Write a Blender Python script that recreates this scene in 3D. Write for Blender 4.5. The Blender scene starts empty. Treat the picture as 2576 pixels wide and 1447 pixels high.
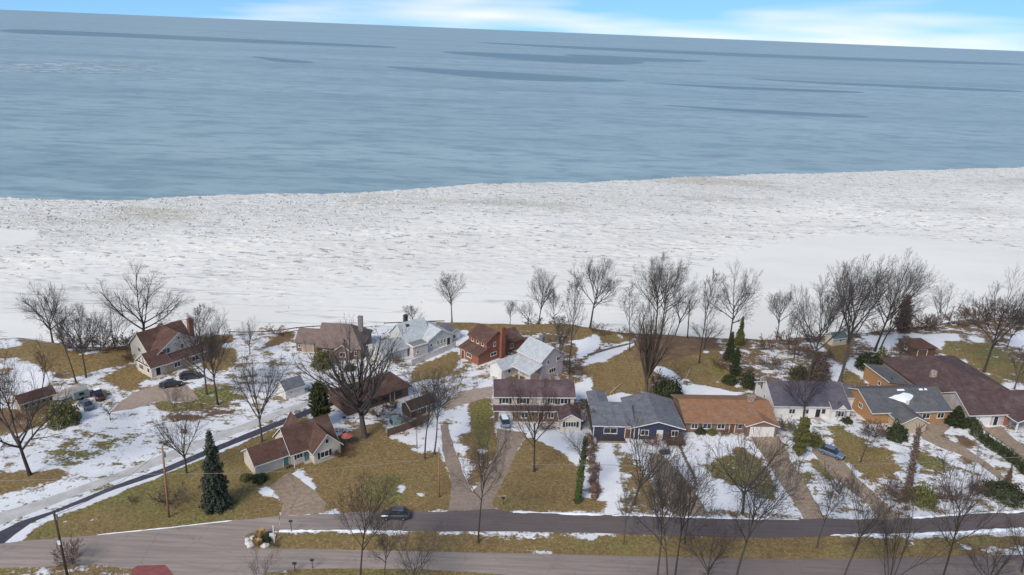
import bpy, bmesh, math, random
import numpy as np
from mathutils import Matrix, Vector

# ------------------------------------------------------------------ camera, world, sun, exposure
sc = bpy.context.scene
COL = sc.collection
CAM_H = 76.0                      # drone height over the bluff (m)
FPX = 1850.0                      # focal length in pixels of a 2576 px wide frame
PITCH = math.atan(648 / FPX)
ROLL = math.radians(2.33)
LAKE = -9.0                       # lake level below the bluff

cam_d = bpy.data.cameras.new('camera')
cam = bpy.data.objects.new('camera', cam_d)
COL.objects.link(cam)
cam_d.sensor_width = 36.0
cam_d.lens = FPX / 2576 * 36.0
cam_d.clip_start = 0.5
cam_d.clip_end = 200000
CAM_M = Matrix.Translation((0, 0, CAM_H)) @ Matrix.Rotation(math.pi / 2 - PITCH, 4, 'X') @ Matrix.Rotation(ROLL, 4, 'Z')
cam.matrix_world = CAM_M
sc.camera = cam

SUN_EL, SUN_AZ = math.radians(42), math.radians(215)      # sun high, behind and left of the camera (azimuth from +Y clockwise)
world = bpy.data.worlds.new('World')
sc.world = world
world.use_nodes = True
wn, wl = world.node_tree.nodes, world.node_tree.links
wn.clear()
w_out = wn.new('ShaderNodeOutputWorld')
w_bg = wn.new('ShaderNodeBackground')
w_bg.inputs['Strength'].default_value = 0.116
sky = wn.new('ShaderNodeTexSky')
sky.sky_type = 'NISHITA'
sky.sun_disc = False
sky.sun_elevation = SUN_EL
sky.sun_rotation = SUN_AZ
sky.air_density = 1.0
sky.dust_density = 0.15
sky.ozone_density = 3.0
tc = wn.new('ShaderNodeTexCoord')
mp = wn.new('ShaderNodeMapping')
mp.inputs['Scale'].default_value = (1.5, 1.5, 13.0)
mp.inputs['Location'].default_value = (-1.38, -0.2, -0.83)
nz = wn.new('ShaderNodeTexNoise')
nz.inputs['Scale'].default_value = 1.7
nz.inputs['Detail'].default_value = 3
nz.inputs['Roughness'].default_value = 0.5
cr = wn.new('ShaderNodeValToRGB')
cr.color_ramp.elements[0].position = 0.47
cr.color_ramp.elements[1].position = 0.76
tint = wn.new('ShaderNodeMix'); tint.data_type = 'RGBA'; tint.blend_type = 'MULTIPLY'
tint.inputs['Factor'].default_value = 1.0
tint.inputs['B'].default_value = (0.92, 1.16, 1.2, 1)
cl = wn.new('ShaderNodeMix'); cl.data_type = 'RGBA'
cl.inputs['B'].default_value = (7.1, 6.9, 6.6, 1)
# the air over the lake is deep blue right down to the water: read the sky a little above the true elevation everywhere
sv_ = wn.new('ShaderNodeVectorMath'); sv_.operation = 'ADD'
sv_.inputs[1].default_value = (0, 0, 0.2)
wl.new(tc.outputs['Generated'], sv_.inputs[0])
wl.new(sv_.outputs['Vector'], sky.inputs['Vector'])
wl.new(tc.outputs['Generated'], mp.inputs['Vector'])
wl.new(mp.outputs['Vector'], nz.inputs['Vector'])
wl.new(nz.outputs['Fac'], cr.inputs['Fac'])
wl.new(sky.outputs['Color'], tint.inputs['A'])
wl.new(tint.outputs['Result'], cl.inputs['A'])
wl.new(cr.outputs['Color'], cl.inputs['Factor'])
wl.new(cl.outputs['Result'], w_bg.inputs['Color'])
wl.new(w_bg.outputs['Background'], w_out.inputs['Surface'])

sun_d = bpy.data.lights.new('sun', 'SUN')
sun_d.energy = 2.35
sun_d.angle = math.radians(24)
sun_d.color = (1.0, 0.92, 0.82)
sun = bpy.data.objects.new('sun', sun_d)
COL.objects.link(sun)
sd = Vector((math.sin(SUN_AZ) * math.cos(SUN_EL), math.cos(SUN_AZ) * math.cos(SUN_EL), math.sin(SUN_EL)))
sun.rotation_euler = sd.to_track_quat('Z', 'Y').to_euler()
sun.location = sd * 200

sc.view_settings.view_transform = 'Standard'
sc.view_settings.look = 'None'
sc.view_settings.gamma = 1.0
sc.view_settings.use_curve_mapping = False
sc.view_settings.exposure = 0.45
sc.cycles.max_bounces = 5
sc.cycles.diffuse_bounces = 2
sc.cycles.glossy_bounces = 2

# ------------------------------------------------------------------ survey helpers: sight lines of the photograph -> points on the ground
R3 = np.array(CAM_M.to_3x3())
def at(x, y, z=0.0):
    d = R3 @ np.array([(x - 1288.0) / FPX, -(y - 723.5) / FPX, -1.0])
    t = (z - CAM_H) / d[2]
    return (float(d[0] * t), float(d[1] * t))
RG = {1: (0, 670.8), 2: (644, 670.8), 3: (1288, 670.8), 4: (1932, 637.3), 5: (0, 1044.5), 6: (644, 1044.5), 7: (1288, 1044.5), 8: (1932, 1044.5)}
def rp(k, u, v):
    return (RG[k][0] + .2782 * u, RG[k][1] + .2782 * v)
def rg(k, s):
    a = [float(t) for t in s.split()]
    return [at(*rp(k, a[i], a[i + 1])) for i in range(0, len(a), 2)]
def scale_at(x, y):               # pixels (2576 wide) per metre of height for something standing at that ground point
    gx, gy = at(x, y)
    v = R3.T @ np.array([gx, gy, 1.0 - CAM_H])
    v0 = R3.T @ np.array([gx, gy, -CAM_H])
    return abs((v[1] / -v[2]) - (v0[1] / -v0[2])) * FPX, FPX / -v0[2]

# ------------------------------------------------------------------ materials
MATS = {}
def srgb(h):
    h = h.lstrip('#')
    c = [int(h[i:i + 2], 16) / 255 for i in (0, 2, 4)]
    return tuple(x / 12.92 if x <= .04045 else ((x + .055) / 1.055) ** 2.4 for x in c) + (1,)
def newmat(name):
    m = bpy.data.materials.new(name)
    m.use_nodes = True
    m.node_tree.nodes.clear()
    n, l = m.node_tree.nodes, m.node_tree.links
    o = n.new('ShaderNodeOutputMaterial')
    b = n.new('ShaderNodeBsdfPrincipled')
    l.new(b.outputs['BSDF'], o.inputs['Surface'])
    return m, n, l, b
def noise(n, l, vec, scale, detail=4, rough=.55, sc3=None):
    t = n.new('ShaderNodeTexNoise')
    t.inputs['Scale'].default_value = scale
    t.inputs['Detail'].default_value = detail
    t.inputs['Roughness'].default_value = rough
    if sc3:
        mm = n.new('ShaderNodeMapping')
        mm.inputs['Scale'].default_value = sc3
        l.new(vec, mm.inputs['Vector'])
        vec = mm.outputs['Vector']
    l.new(vec, t.inputs['Vector'])
    return t.outputs['Fac']
def mathn(n, l, op, a, b=None, c=None, clamp=False):
    t = n.new('ShaderNodeMath'); t.operation = op; t.use_clamp = clamp
    for i, x in enumerate((a, b, c)):
        if x is None: continue
        if isinstance(x, (int, float)): t.inputs[i].default_value = x
        else: l.new(x, t.inputs[i])
    return t.outputs[0]
def mixc(n, l, f, a, b):
    t = n.new('ShaderNodeMix'); t.data_type = 'RGBA'
    for k, x in (('Factor', f), ('A', a), ('B', b)):
        if isinstance(x, (int, float, tuple)): t.inputs[k].default_value = x
        else: l.new(x, t.inputs[k])
    return t.outputs['Result']
def smooth(n, l, v, a, b):
    t = n.new('ShaderNodeMapRange'); t.interpolation_type = 'SMOOTHSTEP'
    l.new(v, t.inputs['Value'])
    t.inputs['From Min'].default_value = a; t.inputs['From Max'].default_value = b
    return t.outputs['Result']
def surf(name, c1, c2, scale=2.0, rough=.85, sc3=None, bump=0.0, lo=.35, hi=.65, spec=.3, coat=0, fine=None):
    if name in MATS: return MATS[name]
    m, n, l, b = newmat(name)
    t = n.new('ShaderNodeTexCoord')
    f = noise(n, l, t.outputs['Object'], scale, 5, .6, sc3)
    k = smooth(n, l, f, lo, hi)
    c = mixc(n, l, k, srgb(c1), srgb(c2))
    if fine:
        g = noise(n, l, t.outputs['Object'], fine, 2)
        c = mixc(n, l, mathn(n, l, 'MULTIPLY', smooth(n, l, g, .3, .7), .35), c, srgb(c1))
    l.new(c, b.inputs['Base Color'])
    b.inputs['Roughness'].default_value = rough
    b.inputs['Specular IOR Level'].default_value = spec
    b.inputs['Coat Weight'].default_value = coat
    if bump:
        bp = n.new('ShaderNodeBump'); bp.inputs['Strength'].default_value = bump; bp.inputs['Distance'].default_value = .05
        l.new(f, bp.inputs['Height']); l.new(bp.outputs['Normal'], b.inputs['Normal'])
    MATS[name] = m
    return m
def roofmat(name, c1, c2):
    """asphalt shingles: courses across the slope, blotchy weathering"""
    if name in MATS: return MATS[name]
    m, n, l, b = newmat(name)
    t = n.new('ShaderNodeTexCoord')
    f = noise(n, l, t.outputs['Object'], .8, 6, .65)
    s = noise(n, l, t.outputs['Object'], 1.9, 5, .8, (1, 1, 2.6))
    c = mixc(n, l, smooth(n, l, f, .32, .68), srgb(c1), srgb(c2))
    pt = noise(n, l, t.outputs['Object'], .35, 5, .7)
    c = mixc(n, l, mathn(n, l, 'MULTIPLY', smooth(n, l, pt, .45, .75), .3), c, srgb('#8f857c'))
    w = n.new('ShaderNodeTexWave'); w.wave_type = 'BANDS'; w.bands_direction = 'Z'
    w.inputs['Scale'].default_value = 2.6; w.inputs['Distortion'].default_value = .6; w.inputs['Detail'].default_value = 2
    l.new(t.outputs['Object'], w.inputs['Vector'])
    k = mathn(n, l, 'MULTIPLY_ADD', s, 1.1, .30)
    k = mathn(n, l, 'ADD', k, mathn(n, l, 'MULTIPLY', w.outputs['Fac'], .14))
    mx = n.new('ShaderNodeMix'); mx.data_type = 'RGBA'; mx.blend_type = 'MULTIPLY'; mx.inputs['Factor'].default_value = 1
    cc = n.new('ShaderNodeCombineColor')
    for q in ('Red', 'Green', 'Blue'): l.new(k, cc.inputs[q])
    l.new(c, mx.inputs['A']); l.new(cc.outputs['Color'], mx.inputs['B'])
    l.new(mx.outputs['Result'], b.inputs['Base Color'])
    b.inputs['Roughness'].default_value = .9
    b.inputs['Specular IOR Level'].default_value = .2
    MATS[name] = m
    return m
def brickmat(name, c1, c2, mortar):
    if name in MATS: return MATS[name]
    m, n, l, b = newmat(name)
    t = n.new('ShaderNodeTexCoord')
    sx = n.new('ShaderNodeSeparateXYZ'); l.new(t.outputs['Object'], sx.inputs[0])
    cx = n.new('ShaderNodeCombineXYZ')
    l.new(mathn(n, l, 'ADD', sx.outputs['X'], sx.outputs['Y']), cx.inputs['X']); l.new(sx.outputs['Z'], cx.inputs['Y'])
    br = n.new('ShaderNodeTexBrick')
    br.inputs['Color1'].default_value = srgb(c1); br.inputs['Color2'].default_value = srgb(c2); br.inputs['Mortar'].default_value = srgb(mortar)
    br.inputs['Scale'].default_value = 1; br.inputs['Brick Width'].default_value = .23; br.inputs['Row Height'].default_value = .075; br.inputs['Mortar Size'].default_value = .008
    l.new(cx.outputs[0], br.inputs['Vector'])
    f = noise(n, l, t.outputs['Object'], .9, 4)
    c = mixc(n, l, mathn(n, l, 'MULTIPLY', smooth(n, l, f, .35, .7), .5), br.outputs['Color'], srgb(c2))
    l.new(c, b.inputs['Base Color']); b.inputs['Roughness'].default_value = .9
    MATS[name] = m
    return m
def sidmat(name, c1, c2):
    """lap siding: narrow boards with a shadow line"""
    if name in MATS: return MATS[name]
    m, n, l, b = newmat(name)
    t = n.new('ShaderNodeTexCoord')
    f = noise(n, l, t.outputs['Object'], .7, 5, .6)
    c = mixc(n, l, smooth(n, l, f, .3, .75), srgb(c1), srgb(c2))
    l.new(c, b.inputs['Base Color']); b.inputs['Roughness'].default_value = .6
    w = n.new('ShaderNodeTexWave'); w.wave_type = 'BANDS'; w.bands_direction = 'Z'; w.wave_profile = 'SAW'
    w.inputs['Scale'].default_value = 1.6
    l.new(t.outputs['Object'], w.inputs['Vector'])
    bp = n.new('ShaderNodeBump'); bp.inputs['Strength'].default_value = .6; bp.inputs['Distance'].default_value = .03
    l.new(w.outputs['Fac'], bp.inputs['Height']); l.new(bp.outputs['Normal'], b.inputs['Normal'])
    MATS[name] = m
    return m

M_TRIM = surf('white_trim', '#e6e2dc', '#d8d2ca', 3, .55)
M_GLASS = surf('window_glass', '#23272c', '#3a4148', .8, .12, spec=.6)
M_BARK = surf('bark', '#3d342f', '#554a42', 1.2, .95, (1, 1, .3), .4)
M_TWIG = surf('twig', '#463d39', '#5b514b', .35, .95)
M_BARK2 = surf('tan_bark', '#594b3f', '#76665a', 1.0, .95, (1, 1, .3), .4)
M_TWIG2 = surf('tan_twig', '#56493f', '#6c5d51', .35, .95)
M_BARK3 = surf('grey_bark', '#49443f', '#655e58', 1.2, .95, (1, 1, .3), .4)
M_TWIG3 = surf('grey_twig', '#4d4743', '#645d59', .35, .95)
M_SNOW = surf('snow', '#eeeff0', '#dcdee1', .8, .7, bump=.3)
M_CONC = surf('concrete', '#b3a99e', '#978c82', .6, .9, fine=6)
M_WOOD = surf('weathered_wood', '#7b6451', '#5a4737', 1.5, .85, (1, 1, .4))
M_METAL = surf('galvanised_metal', '#8b8d90', '#6f7175', 2, .45)
M_BLACK = surf('black_rubber', '#141416', '#1d1d20', 4, .8)

# ------------------------------------------------------------------ object helpers
def link(o, parent=None):
    COL.objects.link(o)
    if parent is not None: o.parent = parent
    return o
def tag(o, label=None, cat=None, group=None, kind=None):
    if label: o['label'] = label
    if cat: o['category'] = cat
    if group: o['group'] = group
    if kind: o['kind'] = kind
    return o
def empty(name, loc, rz=0.0):
    o = bpy.data.objects.new(name, None)
    o.empty_display_size = .5
    o.location = loc; o.rotation_euler = (0, 0, rz)
    return link(o)
def mesh(name, v, f, mat, smooth_=False):
    me = bpy.data.meshes.new(name)
    me.from_pydata([tuple(map(float, p)) for p in v], [], f)
    me.materials.append(mat)
    if smooth_: me.polygons.foreach_set('use_smooth', [True] * len(me.polygons))
    me.update()
    return me
def np_mesh(name, v, f, mat, smooth_=False):
    """v (n,3) array, f (m,k) index array"""
    me = bpy.data.meshes.new(name)
    n, (m, k) = len(v), f.shape
    me.vertices.add(n); me.vertices.foreach_set('co', np.asarray(v, np.float32).ravel())
    me.loops.add(m * k); me.loops.foreach_set('vertex_index', f.astype(np.int32).ravel())
    me.polygons.add(m); me.polygons.foreach_set('loop_start', np.arange(0, m * k, k, dtype=np.int32))
    me.polygons.foreach_set('loop_total', np.full(m, k, np.int32))
    if smooth_: me.polygons.foreach_set('use_smooth', np.ones(m, bool))
    me.materials.append(mat)
    me.update(calc_edges=True)
    return me
def put(name, me, parent=None, loc=(0, 0, 0), rot=(0, 0, 0), scl=(1, 1, 1)):
    o = bpy.data.objects.new(name, me)
    o.location = loc; o.rotation_euler = rot; o.scale = scl
    return link(o, parent)
class MB:
    """collects boxes, prisms and tubes of ONE part"""
    def __init__(s): s.v, s.f = [], []
    def add(s, v, f):
        k = len(s.v); s.v += [tuple(p) for p in v]; s.f += [tuple(i + k for i in q) for q in f]; return s
    def box(s, x0, y0, z0, x1, y1, z1):
        v = [(x0, y0, z0), (x1, y0, z0), (x1, y1, z0), (x0, y1, z0), (x0, y0, z1), (x1, y0, z1), (x1, y1, z1), (x0, y1, z1)]
        return s.add(v, [(0, 3, 2, 1), (4, 5, 6, 7), (0, 1, 5, 4), (1, 2, 6, 5), (2, 3, 7, 6), (3, 0, 4, 7)])
    def prism(s, poly, a, b, axis):
        """polygon of (p,z) pairs extruded along an axis from a to b; p runs along the other horizontal axis"""
        n = len(poly)
        mk = (lambda t, p, z: (t, p, z)) if axis == 'x' else (lambda t, p, z: (p, t, z))
        v = [mk(a, p, z) for p, z in poly] + [mk(b, p, z) for p, z in poly]
        f = [tuple(range(n)), tuple(range(2 * n - 1, n - 1, -1))] + [(i, i + n, (i + 1) % n + n, (i + 1) % n) for i in range(n)]
        return s.add(v, f)
    def tube(s, pts, rad, n=6):
        pts = [Vector(p) for p in pts]
        base = len(s.v)
        for i, p in enumerate(pts):
            d = (pts[min(i + 1, len(pts) - 1)] - pts[max(i - 1, 0)]).normalized()
            a = d.cross(Vector((0, 0, 1)) if abs(d.z) < .9 else Vector((1, 0, 0))).normalized(); b = d.cross(a)
            r = rad[i] if isinstance(rad, (list, tuple)) else rad
            s.v += [tuple(p + (a * math.cos(2 * math.pi * k / n) + b * math.sin(2 * math.pi * k / n)) * r) for k in range(n)]
        for i in range(len(pts) - 1):
            for k in range(n):
                s.f.append((base + i * n + k, base + i * n + (k + 1) % n, base + (i + 1) * n + (k + 1) % n, base + (i + 1) * n + k))
        s.f.append(tuple(base + k for k in range(n))[::-1]); e = base + (len(pts) - 1) * n
        s.f.append(tuple(e + k for k in range(n)))
        return s
    def build(s, name, mat, parent=None, loc=(0, 0, 0), rot=(0, 0, 0), sm=False):
        me = mesh(name, s.v, s.f, mat, sm)
        bm = bmesh.new(); bm.from_mesh(me); bmesh.ops.recalc_face_normals(bm, faces=bm.faces); bm.to_mesh(me); bm.free()
        return put(name, me, parent, loc, rot)
def copy_tree(o, parent=None):
    c = o.copy(); COL.objects.link(c); c.parent = parent
    for ch in list(o.children): copy_tree(ch, c)
    return c
# ------------------------------------------------------------------ terrain
def hash2(ix, iy, seed):
    h = (ix.astype(np.int64) * 374761393 + iy.astype(np.int64) * 668265263 + seed * 1442695041) & 0x7fffffff
    h = ((h ^ (h >> 13)) * 1274126177) & 0x7fffffff
    return ((h ^ (h >> 16)) & 0xffff) / 65535.0
def vnoise(x, y, seed=0):
    ix, iy = np.floor(x), np.floor(y)
    fx, fy = x - ix, y - iy
    fx = fx * fx * (3 - 2 * fx); fy = fy * fy * (3 - 2 * fy)
    a, b = hash2(ix, iy, seed), hash2(ix + 1, iy, seed)
    c, d = hash2(ix, iy + 1, seed), hash2(ix + 1, iy + 1, seed)
    return (a * (1 - fx) + b * fx) * (1 - fy) + (c * (1 - fx) + d * fx) * fy
def fbm(x, y, seed=0, o=4):
    s, a, t = 0, .5, 0
    for k in range(o):
        s = s + a * vnoise(x * 2 ** k, y * 2 ** k, seed + k); t += a; a *= .5
    return s / t
def inpoly(x, y, poly):
    r = np.zeros(x.shape, bool)
    n = len(poly); j = n - 1
    for i in range(n):
        (xi, yi), (xj, yj) = poly[i], poly[j]
        c = (yi > y) != (yj > y)
        r ^= c & (x < (xj - xi) * (y - yi) / ((yj - yi) if yj != yi else 1e-9) + xi)
        j = i
    return r

SHORE = sorted(at(x, y) for x, y in [(0, 850), (60, 850), (130, 863), (200, 880), (300, 872), (380, 855), (515, 836), (600, 840), (680, 838), (760, 826), (930, 818), (1100, 811), (1200, 811), (1300, 817),
         (1420, 820), (1490, 826), (1570, 840), (1700, 848), (1830, 852), (1960, 850), (2100, 843), (2300, 822), (2420, 806), (2576, 796)])
SX = np.array([p[0] for p in SHORE]); SY = np.array([p[1] for p in SHORE])
def y_edge(x):
    y = np.interp(x, SX, SY)
    y = np.where(x < SX[0], SY[0] + (x - SX[0]) * .16, y)
    return np.where(x > SX[-1], SY[-1] + (x - SX[-1]) * .16, y)
MOUNDS = [(at(120, 905), 9, 1.3), (at(250, 905), 8, .7), (at(1400, 838), 13, 1.0), (at(1690, 868), 12, .8), (at(1120, 830), 9, .6)]
def terrain(x, y, ye=None):
    if ye is None: ye = y_edge(x)
    s = y - ye + (fbm(x * .13, y * .13, 5) - .5) * 3.0
    t = np.clip((s + 1.5) / 17.0, 0, 1)
    z = -11.5 * t * t * (3 - 2 * t)
    for (mx, my), r, a in MOUNDS:
        z = z + a * np.exp(-((x - mx) ** 2 + (y - my) ** 2) / (r * r))
    return z
def ground_z(x, y):
    return float(terrain(np.array([x]), np.array([y]))[0])

def spread(lo, hi, step, far, g=1.35):
    d = list(np.arange(lo, hi + 1e-6, step)); a, b, s = [], [], step
    p, q = lo, hi
    while q < far or p > -far:
        s *= g; p -= s; q += s; a.append(p); b.append(q)
    return np.array(a[::-1] + d + b)
gx = spread(-190, 190, .56, 6000)
gs = spread(-118, 20, .5, 5000)
gs = gs[gs <= 24]
X, S = np.meshgrid(gx, gs)
YE = y_edge(X)
Y = YE + S
Z = terrain(X, Y, YE)
mask = np.zeros(X.shape + (4,)); mask[..., 0] = .62; mask[..., 1] = .3; mask[..., 2] = .35; mask[..., 3] = 1
def paint(poly, snow, green=.3, dirt=0.0):
    xs, ys = [p[0] for p in poly], [p[1] for p in poly]
    c0, c1 = np.searchsorted(gx, min(xs)), np.searchsorted(gx, max(xs)) + 1
    sub = inpoly(X[:, c0:c1], Y[:, c0:c1], poly)
    m = mask[:, c0:c1]
    m[sub] = (snow, green, dirt, 1)
def disc(k, u, v, ru, rv, snow, green=.3, dirt=0.0):
    paint([at(*rp(k, u + ru * math.cos(a), v + rv * math.sin(a))) for a in np.linspace(0, 2 * math.pi, 14)[:-1]], snow, green, dirt)
P = lambda k, s, *a: paint(rg(k, s), *a)
# broad zones first, small patches later: (snow, green, litter)
paint([(-600, -3000), (600, -3000), (600, 96), (-600, 96)], .2, .35, .1)
P(1, '-900 500 2400 500 2400 1500 -900 1500', .60, .2, .3)
P(5, '-900 -100 2400 -100 2400 200 0 1200 -900 1500', .70, .45, .15)
P(2, '-100 480 1500 480 2400 700 2400 1500 -100 1500', .62, .3, .3)
P(6, '700 -150 2400 -150 2400 500 1500 420 700 200', .62, .3, .4)
P(3, '-100 500 2400 560 2400 1300 -100 1300', .42, .3, .6)
P(4, '-100 600 3200 500 3200 1500 -100 1500', .44, .35, .6)
P(7, '-100 0 2400 0 2400 900 -100 900', .68, .3, .3)
P(8, '-100 -100 3200 -100 3200 940 -100 940', .64, .4, .3)
# left: grassy mound, lawns round the gabled house
P(1, '-300 650 130 660 230 660 560 720 640 830 760 800 1230 740 1250 850 960 930 620 1020 560 1020 480 980 340 930 200 850 -300 820', .06, .25, .15)
P(1, '700 830 950 780 1000 800 760 840', .9, .2, 0)
P(1, '-200 650 230 665 180 740 -200 760', .7, .2, .2)
P(1, '950 1010 1230 880 1300 1010 1170 1150 1060 1060', .04, .2, .1)
P(1, '1850 640 2080 620 2120 700 2120 900 1930 950 1850 900', .06, .1, .3)
P(1, '2000 690 2130 690 2130 740 2010 740', .9, .2, 0)
P(1, '1740 1100 2080 1070 2200 1180 1920 1300 1500 1340 1400 1230 1700 1220', .32, .75, .2)
P(1, '1500 1330 2150 1230 2200 1330 1500 1420', .42, .2, .7)
P(1, '450 1000 640 960 640 1000 500 1030', .4, 0, .9)
P(1, '200 930 480 980 420 1100 100 1150', .85, .3, .1)
# lower left field
P(5, '400 440 530 250 720 170 1200 180 1180 250 980 320 830 400 650 480', .50, .8, 0)
P(5, '-200 530 230 520 500 500 660 540 300 640 -200 770', .10, .45, .2)
P(5, '-200 -60 380 -40 370 80 200 160 -200 140', .12, .1, .6)
P(5, '230 -120 700 -60 560 40 300 80', .3, .4, .3)
disc(5, 1040, 437, 40, 20, .1, 0, .9)
# lawn of the tan house by the road
P(5, '200 1140 330 1000 530 905 1050 700 1700 445 2000 320 2500 130 2500 960 2100 945 1530 1010 880 1080', .0, .7, 0)
P(6, '-60 215 470 30 520 120 720 330 760 450 430 500 230 900 -60 940', .0, .6, .1)
P(5, '60 1175 250 1010 520 892 1050 682 1700 415 1980 295 2400 120 2400 165 2000 330 1700 452 1050 716 530 920 330 1020 210 1140', 1, .3, 0)
for q in ((815, 945, 30, 22), (930, 908, 45, 12), (1280, 782, 40, 16), (940, 1022, 18, 9), (1460, 610, 12, 10), (590, 975, 30, 7), (1080, 940, 10, 6)): disc(5, *q, 1)
P(6, '430 480 760 450 900 290 1000 215 1180 190 1300 250 1400 340 1660 345 1780 650 1750 850 1400 868 600 875 560 720', .0, .38, .05)
P(6, '950 550 1300 520 1350 700 1250 830 950 800', .0, .75, 0)
P(6, '740 200 1000 90 1110 80 1180 190 900 300 760 440', .05, .2, .5)
P(6, '320 490 440 470 430 540 550 620 540 690 430 600 310 540', .98, .3, 0)
P(6, '30 640 110 630 250 790 240 840 170 740 40 720', .98, .3, 0)
for q in ((1312, 660, 28, 60), (1315, 545, 22, 26), (1500, 718, 40, 22), (1600, 557, 12, 7), (1030, 772, 16, 8), (715, 850, 26, 12), (860, 795, 40, 14), (1375, 800, 45, 18), (1530, 872, 30, 6), (1220, 712, 12, 8)): disc(6, *q, .97)
for q in ((1160, 775, 30, 18), (1290, 730, 30, 14)): disc(6, *q, .6, .7)
P(6, '1200 210 1420 150 1640 100 1660 340 1480 360 1400 250', .72, .4, .2)
# between the drives, colonial yard
P(6, '1640 120 1740 -160 1930 0 1950 150 1830 170 1955 480 1890 560 1790 330', .74, .3, .2)
P(6, '1820 170 2170 140 2180 330 2060 540 1960 700 1890 560 1950 480', .3, .15, .5)
P(6, '1960 260 2090 290 2080 360 2000 320', .9, .3, 0)
P(2, '1930 1240 2100 1180 2150 1447 2160 1640 1960 1640', .04, .85, 0)
P(6, '2120 790 2315 420 2450 200 2650 280 2800 360 2920 480 2960 750 3150 785 3175 860 2160 850', .0, .4, .05)
P(7, '240 170 600 130 640 350 600 480 480 360 330 265', .98, .3, 0)
P(7, '650 600 680 380 712 740 640 742', .98, .3, 0)
P(7, '760 280 900 265 985 450 960 600 965 780 870 890 850 790 790 755 780 500', 1, .3, 0)
P(7, '900 260 1010 300 1250 560 1290 885 985 885 975 600', .38, .35, .3)
P(7, '960 200 1080 200 1090 330 1000 330', .97, .3, 0)
disc(7, 2250, 750, 40, 20, .3, .6)
disc(7, 60, 740, 36, 26, .55, .5); disc(6, 2230, 735, 36, 26, .8, .5)
# orange-roof house yard
P(7, '1340 330 1540 220 1700 195 2100 195 2200 300 2330 440 2420 620 2630 930 1880 930 1800 860 1640 600', .80, .3, .2)
P(7, '1700 450 1900 380 2060 270 2200 380 2330 500 2400 720 2000 640 1850 570', .3, .7, .1)
P(7, '1760 850 2050 880 2600 860 2630 935 1900 920', .5, .4, .2)
P(7, '1280 560 1600 640 1700 880 1300 890', .35, .1, .7)
# right yards
P(8, '560 110 650 95 800 200 900 265 1100 330 1190 480 1130 570 900 560 700 420 600 260', .24, .6, .1)
P(8, '1350 330 1500 330 1640 440 1560 580 1400 520 1340 400', .34, .75, 0)
P(8, '400 380 480 420 600 560 560 600 420 460', .15, .6, .2)
P(8, '300 520 400 520 420 640 340 620', .35, .8, 0)
P(8, '-60 600 60 640 100 760 -60 760', .3, .8, 0)
P(8, '1700 190 1780 180 1870 280 1800 300', .1, 0, .9)
P(8, '1500 170 1560 170 1660 240 1600 250', .1, 0, .9)
P(8, '1720 380 1830 400 1860 450 1760 420', .1, 0, .9)
P(8, '1100 600 1600 740 1580 830 1200 850 1080 790', .45, .1, .8)
# back yards along the bluff
P(2, '60 740 240 580 340 580 335 640 160 720', .05, 0, .6)
P(2, '1430 920 1570 860 1810 770 1840 870 1700 1000 1440 1030', .05, .35, 0)
P(2, '1770 960 1900 885 1940 900 1800 995', .2, .6, 0)
P(2, '1560 545 1700 510 2200 520 2330 560 2330 640 1950 600 1750 590', .05, .4, .1)
P(2, '1800 600 1930 580 1900 690 1830 690', .97, .3, 0)
P(2, '1080 540 1300 535 1280 600 1100 600', .97, .3, 0)
P(3, '-60 560 60 540 200 520 450 515 740 575 1000 570 1130 600 1000 690 600 690 500 640 0 600', .06, .35, .25)
P(3, '600 690 760 620 810 690 740 780 600 840', .97, .3, 0)
P(3, '620 930 900 830 1120 720 1200 640 1800 640 1900 880 2080 1090 2050 1150 1700 1080 1500 960 1320 900 1200 1110 900 1190 720 1150 740 1000', .0, .22, .15)
P(3, '1500 880 1800 800 1900 880 1980 1060 1750 1060 1560 960', .0, .5, 0)
P(3, '1150 600 1850 630 1850 760 1300 900 1100 850', .04, .1, .75)
P(3, '660 880 830 875 1130 712 1010 690 700 830', .97, .3, 0)
P(3, '560 1060 740 1000 725 1150 640 1200 560 1200', .95, .3, 0)
P(3, '1240 930 1330 895 1450 950 1560 1085 1700 1065 2060 1140 2050 1175 1540 1180 1400 1000', .97, .3, 0)
P(3, '1940 1000 2010 1005 2085 1120 2000 1080', .97, .3, 0)
P(3, '800 1185 1000 1135 1160 1180 1000 1250 830 1250', .97, .3, 0)
for q in ((1755, 792, 28, 14), (1885, 868, 20, 14), (1850, 1045, 28, 12), (970, 640, 20, 22)): disc(3, *q, .97)
P(4, '400 800 520 860 480 880 390 830', .97, .3, 0)
P(4, '-60 820 200 830 300 1000 120 1100 -60 1100', .55, .3, .5)
P(4, '700 1000 780 955 990 1100 900 1160 720 1040', .93, .3, 0)
P(4, '560 1030 680 1030 660 1160 600 1160', .8, .3, .1)
P(4, '690 1060 800 1090 830 1160 690 1160', .1, .7, 0)
P(4, '850 750 1210 735 1050 930 1310 950 1150 1020 1040 930', .95, .3, 0)
P(4, '1230 735 1700 728 1750 780 1600 795 1900 895 2040 985 1820 955 1540 860', .93, .3, 0)
P(4, '1600 800 2000 820 2330 1000 2330 1190 2000 1185 1780 1000 1560 890', .26, .6, .1)
P(4, '1950 1060 2040 1100 1960 1110', .95, .3, 0); P(4, '2110 1170 2315 1180 2315 1230 2130 1220', .85, .3, 0); P(4, '1650 960 1800 960 1770 1030', .9, .3, 0)
P(4, '1820 740 1960 770 1940 810 1830 780', .9, .3, 0); P(4, '2200 700 2500 680 2500 860 2180 850', .8, .3, .2)
P(4, '500 740 780 740 700 1000 540 900', .15, .4, .3)
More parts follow.
